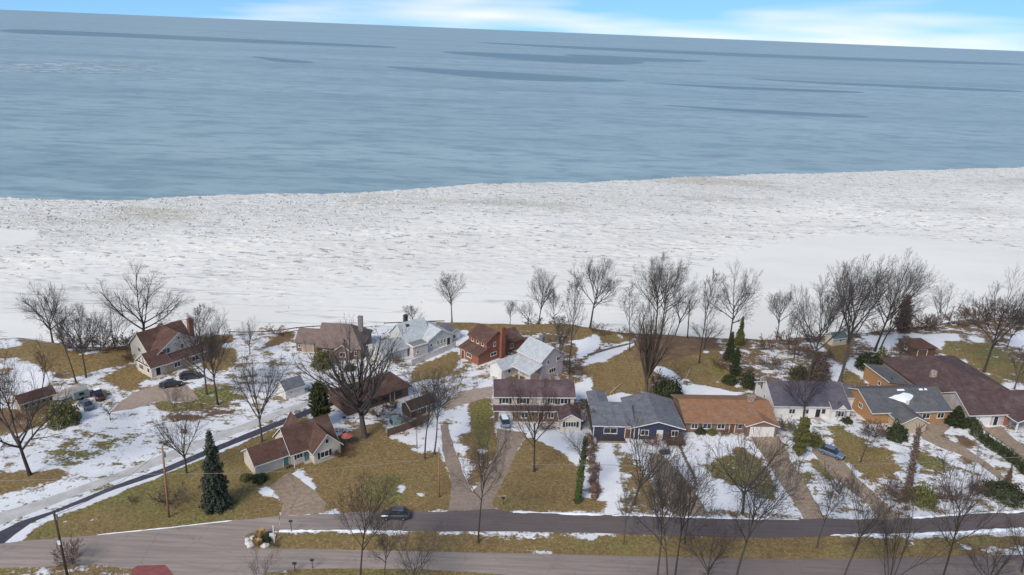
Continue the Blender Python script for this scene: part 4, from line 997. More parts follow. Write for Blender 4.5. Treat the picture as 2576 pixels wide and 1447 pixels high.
# ------------------------------------------------------------------ trees
def perp(d, r):
    a = Vector((r.gauss(0, 1), r.gauss(0, 1), r.gauss(0, 1)))
    a = a - d * a.dot(d)
    return a.normalized() if a.length > 1e-4 else perp(d, r)
STYLES = {   # leader: share of the height the trunk runs; n: children per level; ang: spread per level; t0: where children start; rat: length ratio
    'oval':   dict(leader=.88, n=(15, 8, 6, 4), ang=(44, 36, 34, 32), t0=(.26, .22, .2, .15), rat=(.48, .52, .55, .7), r0=.0145, up=.08, taper=.16),
    'vase':   dict(leader=.34, n=(7, 9, 7, 4), ang=(34, 34, 32, 30), t0=(.66, .22, .2, .2), rat=(1.72, .46, .55, .7), r0=.0165, up=.045, taper=.66),
    'spread': dict(leader=.30, n=(7, 9, 7, 4), ang=(52, 38, 34, 32), t0=(.6, .22, .2, .2), rat=(2.0, .46, .55, .7), r0=.0175, up=.06, taper=.64),
    'slender': dict(leader=.93, n=(13, 6, 5, 3), ang=(42, 38, 34, 32), t0=(.36, .25, .2, .1), rat=(.32, .5, .55, .7), r0=.010, up=.10, taper=.15),
    'multi':  dict(leader=.10, n=(6, 9, 7, 4), ang=(26, 32, 32, 32), t0=(.3, .28, .2, .2), rat=(8.2, .40, .52, .7), r0=.0125, up=.02, taper=.85),
    'pollard': dict(leader=.50, n=(30, 6, 4, 3), ang=(54, 26, 30, 36), t0=(.42, .35, .3, .2), rat=(1.12, .42, .45, .5), r0=.026, up=.13, taper=.5),
    'dome':   dict(leader=.60, n=(11, 9, 7, 4), ang=(46, 36, 33, 32), t0=(.50, .20, .2, .2), rat=(.92, .48, .55, .7), r0=.0175, up=.075, taper=.45),
    'tall':   dict(leader=.74, n=(11, 8, 6, 4), ang=(40, 35, 33, 32), t0=(.55, .20, .2, .2), rat=(.58, .50, .55, .7), r0=.0125, up=.06, taper=.35),
    'fan':    dict(leader=.24, n=(15, 7, 5, 4), ang=(25, 20, 26, 32), t0=(.6, .3, .2, .2), rat=(3.0, .40, .5, .55), r0=.026, up=.05, taper=.7),
}
def grow(style, seed):
    p = STYLES[style]; r = random.Random(seed)
    out = {0: [], 1: []}
    def branch(pos, d, L, rad, lvl):
        k = (7, 6, 4, 3, 2)[lvl]
        pts, rads = [pos], [rad]
        end = rad * (p['taper'] if lvl == 0 else .30)
        st = L / k; wob = (.05, .13, .17, .2, .2)[lvl]
        for i in range(k):
            d = (d + perp(d, r) * wob * r.uniform(.3, 1.3) + Vector((0, 0, 1)) * p['up'] * (0 if lvl == 0 else 1) * (1 if lvl < 3 else .6)).normalized()
            pos = pos + d * st; pts.append(pos); rads.append(rad + (end - rad) * (i + 1) / k)
        out[0 if lvl == 0 else 1].append((pts, rads, (7, 5, 4, 3, 3)[lvl]))
        if lvl == 4: return
        n = p['n'][lvl]; az = r.uniform(0, 6.28)
        for c in range(n):
            t = p['t0'][lvl] + (1 - p['t0'][lvl]) * (c + r.uniform(.2, .9)) / n
            f = t * k; i = min(int(f), k - 1)
            q = pts[i].lerp(pts[i + 1], f - i); dd = (pts[i + 1] - pts[i]).normalized()
            rr = rads[i] + (rads[i + 1] - rads[i]) * (f - i)
            az += 2.4 + r.uniform(-.5, .5)
            a = dd.cross(Vector((0, 0, 1)) if abs(dd.z) < .95 else Vector((1, 0, 0))).normalized(); b_ = dd.cross(a)
            side = a * math.cos(az) + b_ * math.sin(az)
            an = math.radians(p['ang'][lvl] * r.uniform(.6, 1.25))
            cd = (dd * math.cos(an) + side * math.sin(an)).normalized()
            shape = 1.0
            if lvl == 0 and style == 'dome': shape = 1.08 - .3 * (t - .5) / .5
            if lvl == 0 and style in ('oval', 'slender'): shape = (1.12 - .75 * (t - p['t0'][0]) / (1 - p['t0'][0])) * (.75 + .35 * min(1, (t - p['t0'][0]) * 6))
            if lvl >= 1: shape = 1.15 - .55 * t
            branch(q, cd, L * p['rat'][lvl] * shape * r.uniform(.75, 1.2), max(rr * (.70, .60, .55, .5)[lvl], (.003, .0016, .0009, .0007)[lvl]), lvl + 1)
    branch(Vector((0, 0, 0)), Vector((r.uniform(-.05, .05), r.uniform(-.05, .05), 1)).normalized(), p['leader'], p['r0'], 0)
    return out
def tubes(polys, mat, name, sc_, rmin):
    V, F, base = [], [], 0
    for pts, rads, n in polys:
        P_ = np.array([tuple(q) for q in pts]) * sc_
        T = np.gradient(P_, axis=0); T /= np.linalg.norm(T, axis=1)[:, None] + 1e-9
        up = np.where(np.abs(T[:, 2:3]) < .9, [[0, 0, 1.]], [[1., 0, 0]])
        A = np.cross(T, up); A /= np.linalg.norm(A, axis=1)[:, None]; B = np.cross(T, A)
        R = np.maximum(np.array(rads) * sc_, rmin)[:, None, None]
        th = np.arange(n) * 2 * np.pi / n
        V.append((P_[:, None] + R * (A[:, None] * np.cos(th)[None, :, None] + B[:, None] * np.sin(th)[None, :, None])).reshape(-1, 3))
        i = np.arange(len(pts) - 1)[:, None] * n; k = np.arange(n)[None]
        F.append((base + np.stack([i + k, i + (k + 1) % n, i + n + (k + 1) % n, i + n + k], -1)).reshape(-1, 4))
        base += len(pts) * n
    return np_mesh(name, np.concatenate(V), np.concatenate(F), mat, True)
TREES = {}
def tree_meshes(style, var, tan=False):
    """trunk and crown of unit height, kept as shared data"""
    var = (var - 1) % {'oval': 3, 'vase': 4, 'spread': 4, 'dome': 4, 'tall': 4}.get(style, 3) + 1
    key = (style, var, tan)
    if key not in TREES:
        g = grow(style, var * 101 + len(style) * 7)
        allp = np.array([tuple(q) for k in (0, 1) for pl in g[k] for q in pl[0]])
        s = 1 / np.percentile(allp[:, 2], 99.7)
        w = np.percentile(np.hypot(allp[:, 0], allp[:, 1]), 93) * s
        flare = g[0][0][1]; flare[0] *= 1.35
        TREES[key] = (tubes(g[0], M_BARK2 if tan else (M_BARK, M_BARK3)[var % 2], 'trunk', s, .001), tubes(g[1], M_TWIG2 if tan else (M_TWIG, M_TWIG3)[var % 2], 'crown', s, .00062), w)
    return TREES[key]
def tree(x, y, top, half, style, var, label, group, lean=0.0, tan=False, rz=None, name='bare_tree'):
    """x,y = foot; top = height of the crown's top, half = half width of the crown, all as sighted in the photograph"""
    px, py = at(x, y)
    vs, hs = scale_at(x, y)
    hgt = (y - top) / vs; wid = half / hs
    t, c, w = tree_meshes(style, var, tan)
    gz = ground_z(px, py)
    hgt -= gz * .9
    r = random.Random(int(x * 7 + y))
    sxy = max(.7 * hgt, min(1.9 * hgt, 1.08 * wid / w))
    o = tag(empty(name, (px, py, gz - .15), 0), label, 'tree', group)
    o.rotation_euler = (r.uniform(-.02, .02), math.radians(lean), 0)
    z = r.uniform(0, 6.28) if rz is None else rz
    # girth follows the height, crown follows the sighted width
    put('trunk', t, o, (0, 0, 0), (0, 0, z), (sxy,) * 2 + (hgt,))
    put('crown', c, o, (0, 0, 0), (0, 0, z), (sxy,) * 2 + (hgt,))
    return o
G1, G2, G3, G4 = 'bare trees along the bluff edge', 'bare trees in the yards', 'bare trees along the road', 'bare trees along the diagonal street'
TL = [
 # left bluff
 (133, 862, 702, 68, 'spread', 1, 'leftmost bare tree on the bluff edge, crown spreading left over the ice', G1, -6),
 (192, 963, 722, 26, 'slender', 1, 'tall slender bare tree rising left of the gabled cream house', G1, -3),
 (217, 952, 768, 44, 'dome', 1, 'dense rounded bare tree right of the tall slender one at left', G1, 0),
 (289, 877, 762, 52, 'multi', 1, 'clump of bare stems on the bluff left of the gabled house', G1, 0),
 (364, 866, 674, 95, 'spread', 2, 'large bare tree fanning out above the gabled house roof', G1, 0),
 (236, 885, 790, 22, 'slender', 2, 'thin bare tree between rounded crown and stem clump at left', G1, 2),
 (413, 850, 782, 16, 'slender', 3, 'thin bare sapling beyond the ridge of the gabled house', G1, 0),
 (255, 880, 800, 24, 'slender', 1, 'short bare tree at the foot of the left stem clump', G1, -5),
 (160, 880, 780, 30, 'multi', 2, 'low bare thicket stems beneath the leftmost bluff tree', G1, 3),
 (548, 1018, 788, 46, 'dome', 2, 'bare tree on green patch right of the parked dark cars', G4, 2),
 (520, 993, 776, 36, 'oval', 3, 'bare tree just right of the gabled house wall', G4, -2),
 (629, 890, 800, 38, 'spread', 3, 'crooked bare tree on the bluff between gabled and taupe-roofed houses', G1, 3),
 (659, 1112, 868, 74, 'vase', 1, 'bare vase-shaped tree beside the fresh asphalt strip below grey shed', G4, 0),
 (75, 1195, 902, 82, 'spread', 4, 'big bare tree with stout trunk in the snowy left field', G4, -5),
 (34, 1055, 905, 44, 'vase', 2, 'bare tree behind the stout one at the left edge', G4, -8),
 (131, 984, 880, 12, 'slender', 2, 'thin curved sapling above the low left shed', G4, -4),
 (278, 1058, 1000, 24, 'vase', 3, 'tiny bare tree standing in snow right of the olive evergreen', G4, 0),
 (470, 1192, 1006, 60, 'vase', 4, 'bare tree left of the blue spruce beside the asphalt strip', G4, 0),
 (438, 1035, 960, 34, 'multi', 3, 'low bare tree on brown verge above the slushy street', G4, 0),
 (917, 1100, 828, 122, 'pollard', 1, 'stout tree with many thick upswept limbs behind the tan cape', G2, 0),
 (1068, 1157, 925, 62, 'tall', 5, 'tallest of the three trunks at the top of the tan lawn', G2, 0),
 (1092, 1143, 930, 60, 'tall', 5, 'bare tree leaning right beside the forked drive', G2, 8),
 (1049, 1129, 985, 22, 'slender', 3, 'thin dark trunk left of the two trees at the forked drive', G2, 0),
 (1344, 1186, 955, 60, 'dome', 6, 'bare tree with thick trunk on lawn before the maroon-roofed colonial', G2, 0),
 (1594, 1270, 1055, 78, 'spread', 6, 'bare tree leaning right in front of the navy house', G2, 8),
 # middle bluff
 (1137, 814, 688, 34, 'oval', 4, 'lone oval bare tree on the bluff left of the red brick house', G1, 0),
 (1042, 830, 764, 25, 'oval', 5, 'small bare tree peeking over the pale grey house roof', G1, 0),
 (1283, 818, 754, 16, 'oval', 6, 'small bare tree left of the bluff-edge thicket behind silver roof', G1, 0),
 (1356, 810, 678, 28, 'dome', 1, 'straight bare tree in the thicket above the silver-roofed house', G1, 0),
 (1332, 812, 744, 30, 'spread', 1, 'leaning small tree at left of the thicket above silver roof', G1, -16),
 (1395, 812, 724, 24, 'oval', 2, 'bushy bare tree at right of the thicket above silver roof', G1, 0),
 (1431, 942, 700, 34, 'slender', 2, 'tall bare tree rising right beside the silver-roofed house', G2, 0),
 (1400, 940, 800, 34, 'oval', 3, 'bare tree close behind the silver-roofed house wall', G2, 4),
 (1484, 830, 654, 60, 'dome', 4, 'dense crowned tree with thick leaning trunk on the bluff edge', G1, 4),
 (1583, 886, 718, 34, 'slender', 1, 'bare tree on the left of the pair before the tall twin trunks', G1, 0),
 (1608, 850, 728, 24, 'slender', 3, 'slim bare tree on the bluff left of the tall twin trunks', G1, 2),
 (1649, 842, 643, 52, 'dome', 1, 'tallest twin-trunk tree on the bluff above the wide lawn', G1, 0),
 (1662, 846, 660, 46, 'dome', 3, 'second trunk right beside the tallest twin-trunk bluff tree', G1, 3),
 (1698, 846, 698, 34, 'vase', 5, 'right-leaning bare tree just right of the twin trunks', G1, 10),
 (1625, 998, 752, 66, 'fan', 1, 'broom-shaped tan tree with many upright stems behind the navy house', G2, 0, True),
 (1758, 917, 688, 28, 'slender', 2, 'straight bare tree standing on the wide lawn', G2, 0),
 (1770, 882, 800, 40, 'spread', 2, 'crooked low tree right of the straight lawn tree', G2, 8),
 (1834, 862, 666, 66, 'dome', 2, 'large fan-topped tree above the dark spruces', G1, 0),
 (1954, 850, 718, 32, 'dome', 4, 'forked bare tree standing alone right of the dark spruces', G1, 0),
 (1997, 902, 770, 24, 'slender', 1, 'thin crooked tree in the brush above the white cape', G1, 2),
 (2032, 962, 708, 44, 'dome', 5, 'bare tree with straight trunk behind the white cape', G1, 2),
 (1982, 872, 790, 22, 'slender', 3, 'thin tree on the bluff behind the white cape brush', G1, 0),
 (2079, 846, 735, 26, 'oval', 6, 'bare tree left of the big three crowns on the right bluff', G1, -2),
 (2107, 848, 658, 48, 'dome', 6, 'leftmost of the three big crowns on the right bluff', G1, 3),
 (2112, 962, 655, 58, 'dome', 1, 'middle of the three big crowns, its trunk leaning right', G1, 6),
 (2200, 884, 640, 62, 'dome', 4, 'tallest right crown of the three big bluff trees', G1, 6),
 (2213, 880, 690, 52, 'vase', 1, 'second trunk beneath the tallest right bluff crown', G1, 9),
 (2255, 916, 838, 34, 'spread', 3, 'small dark tree leaning over the slate roof corner', G2, 9),
 (2366, 818, 713, 48, 'multi', 1, 'fan-shaped many-stemmed tree on the right bluff', G1, 4),
 (2474, 936, 690, 54, 'dome', 2, 'tall bare tree leaning right on the right-hand lawn', G2, 6),
 (2533, 876, 770, 26, 'vase', 3, 'small forked tree near the right edge of the bluff lawn', G2, 5),
 (2552, 978, 872, 30, 'oval', 3, 'bare tree on green lawn beside the wine-red roof', G2, 3),
 (2020, 1057, 892, 62, 'spread', 2, 'pale many-limbed tree in front of the white cape', G2, 0),
 (2164, 1163, 1062, 28, 'slender', 2, 'small dark tree on lawn right of the blue-grey car', G2, 8),
 # road row
 (1203, 1365, 1105, 60, 'tall', 2, 'pale twiggy tree on the island below the forked drive', G3, 0),
 (905, 1490, 1205, 86, 'tall', 6, 'thicker left tree of the pair at the bottom edge', G3, 0),
 (967, 1475, 1290, 52, 'tall', 5, 'shorter right tree of the pair at the bottom edge', G3, 2),
 (1040, 1490, 1330, 40, 'spread', 1, 'sprawling low tree right of the bottom-edge pair', G3, 6),
 (1569, 1368, 1215, 24, 'slender', 1, 'slim dark tree at left end of the island row', G3, 0),
 (1650, 1490, 1150, 46, 'tall', 3, 'left trunk of the bottom cluster below the navy house', G3, -3),
 (1680, 1490, 1180, 40, 'slender', 3, 'middle trunk of the bottom cluster below the navy house', G3, -4),
 (1694, 1475, 1165, 56, 'tall', 4, 'right trunk of the bottom cluster below the navy house', G3, 2),
 (1723, 1368, 1180, 30, 'slender', 2, 'slim dark tree on the island right of the bottom cluster', G3, 0),
 (1775, 1480, 1285, 34, 'vase', 6, 'pale thin tree between the bottom cluster and thick twisted trunk', G3, 2),
 (1844, 1490, 1120, 96, 'tall', 5, 'thick twisted trunk at bottom below the orange-roofed ranch', G3, 2),
 (1867, 1292, 1088, 102, 'spread', 4, 'wide bare tree in the yard of the orange-roofed ranch', G2, 0),
 (2054, 1379, 1180, 46, 'tall', 1, 'bare tree on the island below the car drive', G3, 3),
 (2110, 1490, 1195, 66, 'tall', 5, 'tall forked tree at bottom, left of four along the right', G3, 3),
 (2230, 1490, 1240, 48, 'multi', 2, 'pale many-stemmed tree at bottom right', G3, 0),
 (2358, 1490, 1175, 62, 'tall', 2, 'leaning tree at bottom right below the street lamp', G3, 5),
 (2570, 1440, 1280, 58, 'spread', 2, 'bare tree cut by the lower right edge', G3, -6),
 (2480, 1500, 1330, 50, 'spread', 6, 'low branching tree at the lower right corner', G3, 0),
 (655, 1480, 1385, 26, 'multi', 3, 'bare bush-like stems rising at the bottom edge by the island tip', G3, 0),
]
for e in TL:
    x, y, top, half, st, va, lab, gr, *rest = e
    tree(x, y, top, half, st, va, lab, gr, rest[0] if rest else 0, rest[1] if len(rest) > 1 else False)

# small stuff under the bluff trees
def leaf_quads(C, N, size, rs, asp=1.0):
    k = len(C)
    N = N / (np.linalg.norm(N, axis=1)[:, None] + 1e-9)
    A = np.cross(N, rs.normal(size=(k, 3))); A /= np.linalg.norm(A, axis=1)[:, None] + 1e-9
    B = np.cross(N, A)
    s = (size * rs.uniform(.6, 1.3, k))[:, None]
    V = np.stack([C - A * s * asp - B * s * .5, C + A * s * asp - B * s * .5, C + A * s * asp * .4 + B * s, C - A * s * asp * .6 + B * s * .8], 1)
    F = np.arange(k * 4).reshape(k, 4)
    return V.reshape(-1, 3), F
def leafmat(name, c1, c2, c3):
    m, n, l, b = newmat(name)
    t = n.new('ShaderNodeTexCoord')
    g = n.new('ShaderNodeNewGeometry')
    f = noise(n, l, t.outputs['Object'], 2.2, 3, .6)
    c = mixc(n, l, smooth(n, l, f, .35, .65), srgb(c1), srgb(c2))
    c = mixc(n, l, mathn(n, l, 'MULTIPLY', g.outputs['Random Per Island'], .6), c, srgb(c3))
    l.new(c, b.inputs['Base Color']); b.inputs['Roughness'].default_value = .8; b.inputs['Specular IOR Level'].default_value = .2
    MATS[name] = m
    return m
L_SPR = leafmat('spruce_needles', '#333a2f', '#424a3d', '#545b4d'); L_PINE = leafmat('pine_needles', '#343a24', '#444a2e', '#5c5d3a'); L_DARK = leafmat('yew_needles', '#2c3322', '#3c442c', '#4d5137')
L_OLV = leafmat('olive_needles', '#4f5230', '#66663c', '#7c7748'); L_BRN = leafmat('dead_brown_leaves', '#5c4b40', '#715c4d', '#86705f'); L_RUST = leafmat('rusty_leaves', '#664a3b', '#7c5b48', '#8f6d58'); L_IVY = leafmat('ivy_leaves', '#2f3d20', '#44552c', '#5d6a3b')
L_PURP = leafmat('purple_brown_twigs', '#564842', '#6a5a53', '#7d6c64'); L_STRAW = leafmat('straw_grass', '#b99764', '#caa876', '#d8bb8c')
CON = {}
def conifer_mesh(kind, var, mat):
    key = (kind, var, mat.name)
    if key in CON: return CON[key]
    rs = np.random.RandomState(var + 3)
    C, N = [], []
    tiers = 34
    for i in range(tiers):
        z = .06 + .93 * (i / tiers) ** .95
        R = (.72 + .5 * rs.rand()) * {'spruce': .235 * (1 - z) ** .8 + .012, 'pine': .30 * math.sqrt(max(0, 1 - ((z - .5) / .52) ** 2)) * (.75 + .5 * rs.rand()), 'cedar': .16 * (1 - z) ** .6 + .02}[kind]
        nb = max(5, int(15 * R / .2))
        for j in range(nb):
            a = 2.4 * j + i * 1.1 + rs.uniform(-.3, .3); rr = R * rs.uniform(.72, 1.18)
            d = np.array([math.cos(a), math.sin(a), 0])
            m_ = max(4, int(16 * rr / .2))
            tt = np.linspace(.12, 1, m_)[:, None]
            drop = {'spruce': -.28, 'pine': .12, 'cedar': .35}[kind]
            pts = d * rr * tt + np.array([0, 0, z]) + np.array([0, 0, 1.]) * (drop * rr * tt ** 1.5)
            for q in range(6 if kind == 'spruce' else 4):
                C.append(pts + rs.normal(size=pts.shape) * .012)
                N.append(np.array([0, 0, 1.]) * .6 + d * .35 + rs.normal(size=pts.shape) * .5)
    C, N = np.concatenate(C), np.concatenate(N)
    V, F = leaf_quads(C, N, .0125 if kind != 'pine' else .018, rs, .8)
    tr = MB().tube([(0, 0, 0), (0, 0, .5), (0, 0, .97)], [.022, .013, .003], 7)
    CON[key] = (np_mesh('crown', V, F, mat), mesh('trunk', tr.v, tr.f, M_BARK, True))
    return CON[key]
def conifer(x, y, top, half, kind, var, mat, label, group='evergreen trees', name='spruce_tree'):
    px, py = at(x, y); vs, hs = scale_at(x, y); hgt = (y - top) / vs; w = half / hs
    c, t = conifer_mesh(kind, var, mat)
    gz = ground_z(px, py); hgt -= gz * .9
    o = tag(empty(name, (px, py, gz - .1), random.Random(int(x)).uniform(0, 6)), label, 'tree', group)
    base = {'spruce': .245, 'pine': .42, 'cedar': .18}[kind]
    s = w / base
    put('crown', c, o, scl=(s, s, hgt)); put('trunk', t, o, scl=(hgt * .8, hgt * .8, hgt))
    return o
conifer(545, 1274, 1088, 37, 'spruce', 1, L_SPR, 'tall blue-green spruce on the lawn by the junction')
conifer(808, 1072, 962, 28, 'pine', 2, L_PINE, 'dark green pine behind the roof of the tan cape', name='pine_tree')
conifer(1833, 908, 834, 17, 'spruce', 3, L_DARK, 'taller dark spruce on the bluff right of the wide lawn')
conifer(1859, 868, 796, 13, 'spruce', 4, L_OLV, 'slim dark spruce just right of the taller one on the bluff')
conifer(1846, 945, 874, 15, 'cedar', 2, L_DARK, 'dark cedar below the two bluff spruces', name='cedar_tree')
conifer(2055, 958, 886, 24, 'cedar', 5, L_PURP, 'brownish cedar behind the white cape', name='cedar_tree')
conifer(2266, 835, 742, 22, 'cedar', 6, L_BRN, 'brown-needled conifer beneath the tallest bluff crown', name='cedar_tree')
conifer(2403, 1066, 1020, 26, 'spruce', 7, L_DARK, 'dark spruce at the head of the evergreen hedge')
conifer(2008, 1148, 1052, 22, 'pine', 8, L_OLV, 'yellow-green pine left of the car drive', name='pine_tree')
conifer(2530, 1226, 1170, 11, 'spruce', 9, L_BRN, 'small brown spire-shaped conifer behind the low wide yew at lower right')
conifer(2236, 990, 950, 9, 'spruce', 1, L_DARK, 'small dark spruce at the corner of the slate roof')

SHR = {}
def shrub_mesh(var, mat, dens=1.0, shape='round'):
    key = (var, mat.name, dens, shape)
    if key not in SHR:
        rs = np.random.RandomState(var * 13 + 5)
        k = int(2600 * dens)
        d = rs.normal(size=(k, 3)); d /= np.linalg.norm(d, axis=1)[:, None]; d[:, 2] = np.abs(d[:, 2])
        lob = 1 + .22 * np.sin(d[:, 0] * 5 + var) * np.cos(d[:, 1] * 4 + var * 2) + .15 * np.sin(d[:, 2] * 9 + var + d[:, 0] * 7)
        r = rs.uniform(.35, 1, k) ** .45 * lob
        C = d * r[:, None]
        V, F = leaf_quads(C, d + rs.normal(size=(k, 3)) * .7, .058, rs, .8)
        SHR[key] = np_mesh('foliage', V, F, mat)
    return SHR[key]
TWS, TWIG_W = {}, .62
def twig_mesh(var, mat):
    """leafless shrub: many thin stems, see-through"""
    key = (var % 3, mat.name)
    if key not in TWS:
        STYLES['bush'] = dict(leader=.06, n=(11, 6, 5, 3), ang=(48, 34, 34, 36), t0=(.2, .2, .15, .1), rat=(13.0, .42, .5, .6), r0=.016, up=.02, taper=.8)
        g = grow('bush', 40 + var % 3)
        a = np.array([tuple(q) for pl in g[1] for q in pl[0]])
        TWS[key] = tubes(g[0] + g[1], mat, 'stems', 1 / np.percentile(a[:, 2], 99), .0062)
    return TWS[key]
def shrub(x, y, half, hgt, var, mat, label, group='shrubs in the yards', name='shrub', dens=1.0, deep=None):
    """single shrub: foot at x,y, half width in sighted px, height in metres"""
    px, py = at(x, y); vs, hs = scale_at(x, y); w = half / hs
    tw = mat in (L_BRN, L_RUST, L_PURP) and name != 'hedge_shrub'
    if tw: w *= .95 / TWIG_W
    return tag(put(name, twig_mesh(var, mat) if tw else shrub_mesh(var, mat, dens), None, (px, py, ground_z(px, py) - .1), (0, 0, var * 1.3), (w, (deep or w), hgt * (1.15 if tw else 1))), label, 'shrub', group)
SH = [
 (163, 1062, 40, 4.6, 1, L_OLV, 'large olive evergreen bush left of the parked vehicles'),
 (811, 922, 28, 4.2, 2, L_OLV, 'brownish-green bush in front of the taupe-roofed house'),
 (1880, 972, 19, 4.2, 3, L_DARK, 'dark rounded yew beside the white cape gable'),
 (1683, 996, 36, 4.2, 4, L_DARK, 'spreading dark juniper on lawn behind the navy house'),
 (1662, 985, 24, 4.0, 5, L_BRN, 'brown half of the juniper clump on the lawn'),
 (2182, 926, 30, 4.2, 6, L_DARK, 'dense dark evergreen above the slate roof'),
 (2212, 924, 22, 5.0, 7, L_OLV, 'olive evergreen right beside the dense dark one'),
 (2010, 950, 24, 2.8, 8, L_DARK, 'low dark bush behind the white cape ridge'),
 (2253, 1104, 26, 3.8, 9, L_DARK, 'dark green bush beside the tan garage wing'),
 (2200, 1100, 34, 3.0, 1, L_BRN, 'brown leafless hedge clump in front of the slate-roofed house'),
 (2252, 1252, 32, 3.0, 2, L_BRN, 'brown bush left of the vine-wrapped trunk'),
 (2318, 1262, 34, 3.4, 3, L_OLV, 'olive-brown bush right of the vine-wrapped trunk'),
 (2447, 1248, 22, 3.8, 4, L_RUST, 'rusty brown bush behind the street lamp'),
 (2392, 1258, 34, 2.2, 5, L_BRN, 'twiggy brown shrub left of the street lamp'),
 (2525, 1246, 50, 2.6, 6, L_DARK, 'low wide yew mound at lower right'),
 (2104, 1238, 22, 3.4, 7, L_PURP, 'purple-brown shrub on snow below the car drive'),
 (334, 1262, 11, 1.0, 8, L_BRN, 'small round brown shrub on the junction lawn'),
 (428, 1268, 32, 2.8, 9, L_PURP, 'bare brown shrub around the pale utility pole'),
 (841, 1150, 17, 2.0, 1, L_PURP, 'dark rounded shrub at the corner of the tan cape'),
 (868, 1145, 20, 1.6, 2, L_RUST, 'rusty shrub beside the tan cape patio'),
 (655, 1208, 20, 1.3, 3, L_DARK, 'low dark shrub at the tan cape garage wall'),
 (620, 1205, 16, 1.2, 4, L_OLV, 'small olive shrub at the left corner of the tan cape'),
 (1760, 1088, 16, 1.4, 5, L_DARK, 'left clipped bush under the orange ranch windows'),
 (1790, 1090, 14, 1.1, 6, L_OLV, 'right clipped bush under the orange ranch windows'),
 (1824, 1092, 16, 1.3, 7, L_BRN, 'brown bush near the orange ranch door'),
 (1464, 1068, 24, 4.2, 8, L_BRN, 'tall round brown shrub between colonial wing and navy house'),
 (1690, 1118, 26, 2.4, 9, L_BRN, 'brown leafless shrub in front of the navy porch'),
 (1640, 1120, 24, 2.0, 1, L_RUST, 'rusty shrub at the middle of the navy house front'),
 (880, 930, 16, 1.6, 2, L_DARK, 'dark shrub right of the taupe-roofed house front'),
 (1000, 915, 20, 2.2, 3, L_PURP, 'bare shrub before the pale grey house annex'),
 (2100, 1052, 12, 3.4, 4, L_DARK, 'clipped dark column shrub by the white cape door'),
 (2130, 1062, 14, 1.2, 5, L_DARK, 'low dark shrub under the white cape bay window'),
 (1836, 962, 20, 2.0, 6, L_DARK, 'dark hedge bush below the bluff spruces'),
 (1812, 925, 22, 2.2, 7, L_BRN, 'brown brush beside the bluff spruces'),
 (2045, 1115, 26, 2.4, 8, L_OLV, 'olive bush beneath the yellow-green pine'),
 (1975, 1085, 24, 2.6, 9, L_PURP, 'bare purple brush between orange ranch and white cape'),
 (2340, 830, 18, 5.0, 1, L_PURP, 'round-headed brown bush tree on the right bluff'),
 (1375, 1078, 18, 1.8, 2, L_RUST, 'red-brown bush left of the colonial wing'),
 (184, 1418, 34, 3.2, 3, L_PURP, 'bare shrub beside the leaning dark utility pole'),
 (950, 1050, 22, 2.2, 4, L_RUST, 'rusty shrub at the brown ranch wall'),
 (985, 1035, 18, 2.0, 5, L_BRN, 'brown shrub right along the brown ranch wall'),
 (1040, 1075, 30, 2.6, 6, L_BRN, 'wide brown brush at the plank shed'),
 (330, 905, 20, 1.6, 7, L_BRN, 'brown brush at the gabled house left wall'),
 (1440, 940, 22, 2.6, 8, L_PURP, 'bare brush against the silver-roofed house side wall'),
 (1360, 932, 20, 2.2, 9, L_BRN, 'brown brush before the silver-roofed porch'),
]
for e in SH: shrub(*e)
# evergreen hedge down the drive at right
HL = [rp(8, 1700, 40), rp(8, 1770, 70), rp(8, 1840, 60), rp(8, 1880, 150), rp(8, 1960, 215), rp(8, 2020, 260), rp(8, 2090, 300), rp(8, 2150, 345), rp(8, 2210, 390), rp(8, 2270, 440), rp(8, 2330, 490), rp(8, 2395, 540)]
ordn = ['top', 'second', 'third', 'fourth', 'fifth', 'sixth', 'seventh', 'eighth', 'ninth', 'tenth', 'eleventh', 'last']
for i, (x, y) in enumerate(HL):
    shrub(x, y + 8, 17 if i != 2 else 20, 2.6 if i < 4 else 2.1, 1 + i % 7, L_DARK if i % 3 else L_PINE, ordn[i] + ' evergreen from the house end of the right-hand hedge', 'evergreens of the right-hand hedge', 'hedge_shrub', .7)
# dried hedge beside the snowy drive of the navy house
HB = rg(7, '705 215 712 270 718 330 722 390 728 450 734 510 738 570 742 630 746 690 748 735')
for i, (px, py) in enumerate(HB):
    tag(put('hedge_shrub', shrub_mesh(1 + i % 6, L_RUST, .5), None, (px, py, -.1), (0, 0, i), (.75, 1.6, 1.0)), ['house end', 'second', 'third', 'fourth', 'fifth', 'sixth', 'seventh', 'eighth', 'ninth', 'road end'][i] + ' bush of the dried rusty hedge beside the ivy tree', 'shrub', 'bushes of the dried hedge')
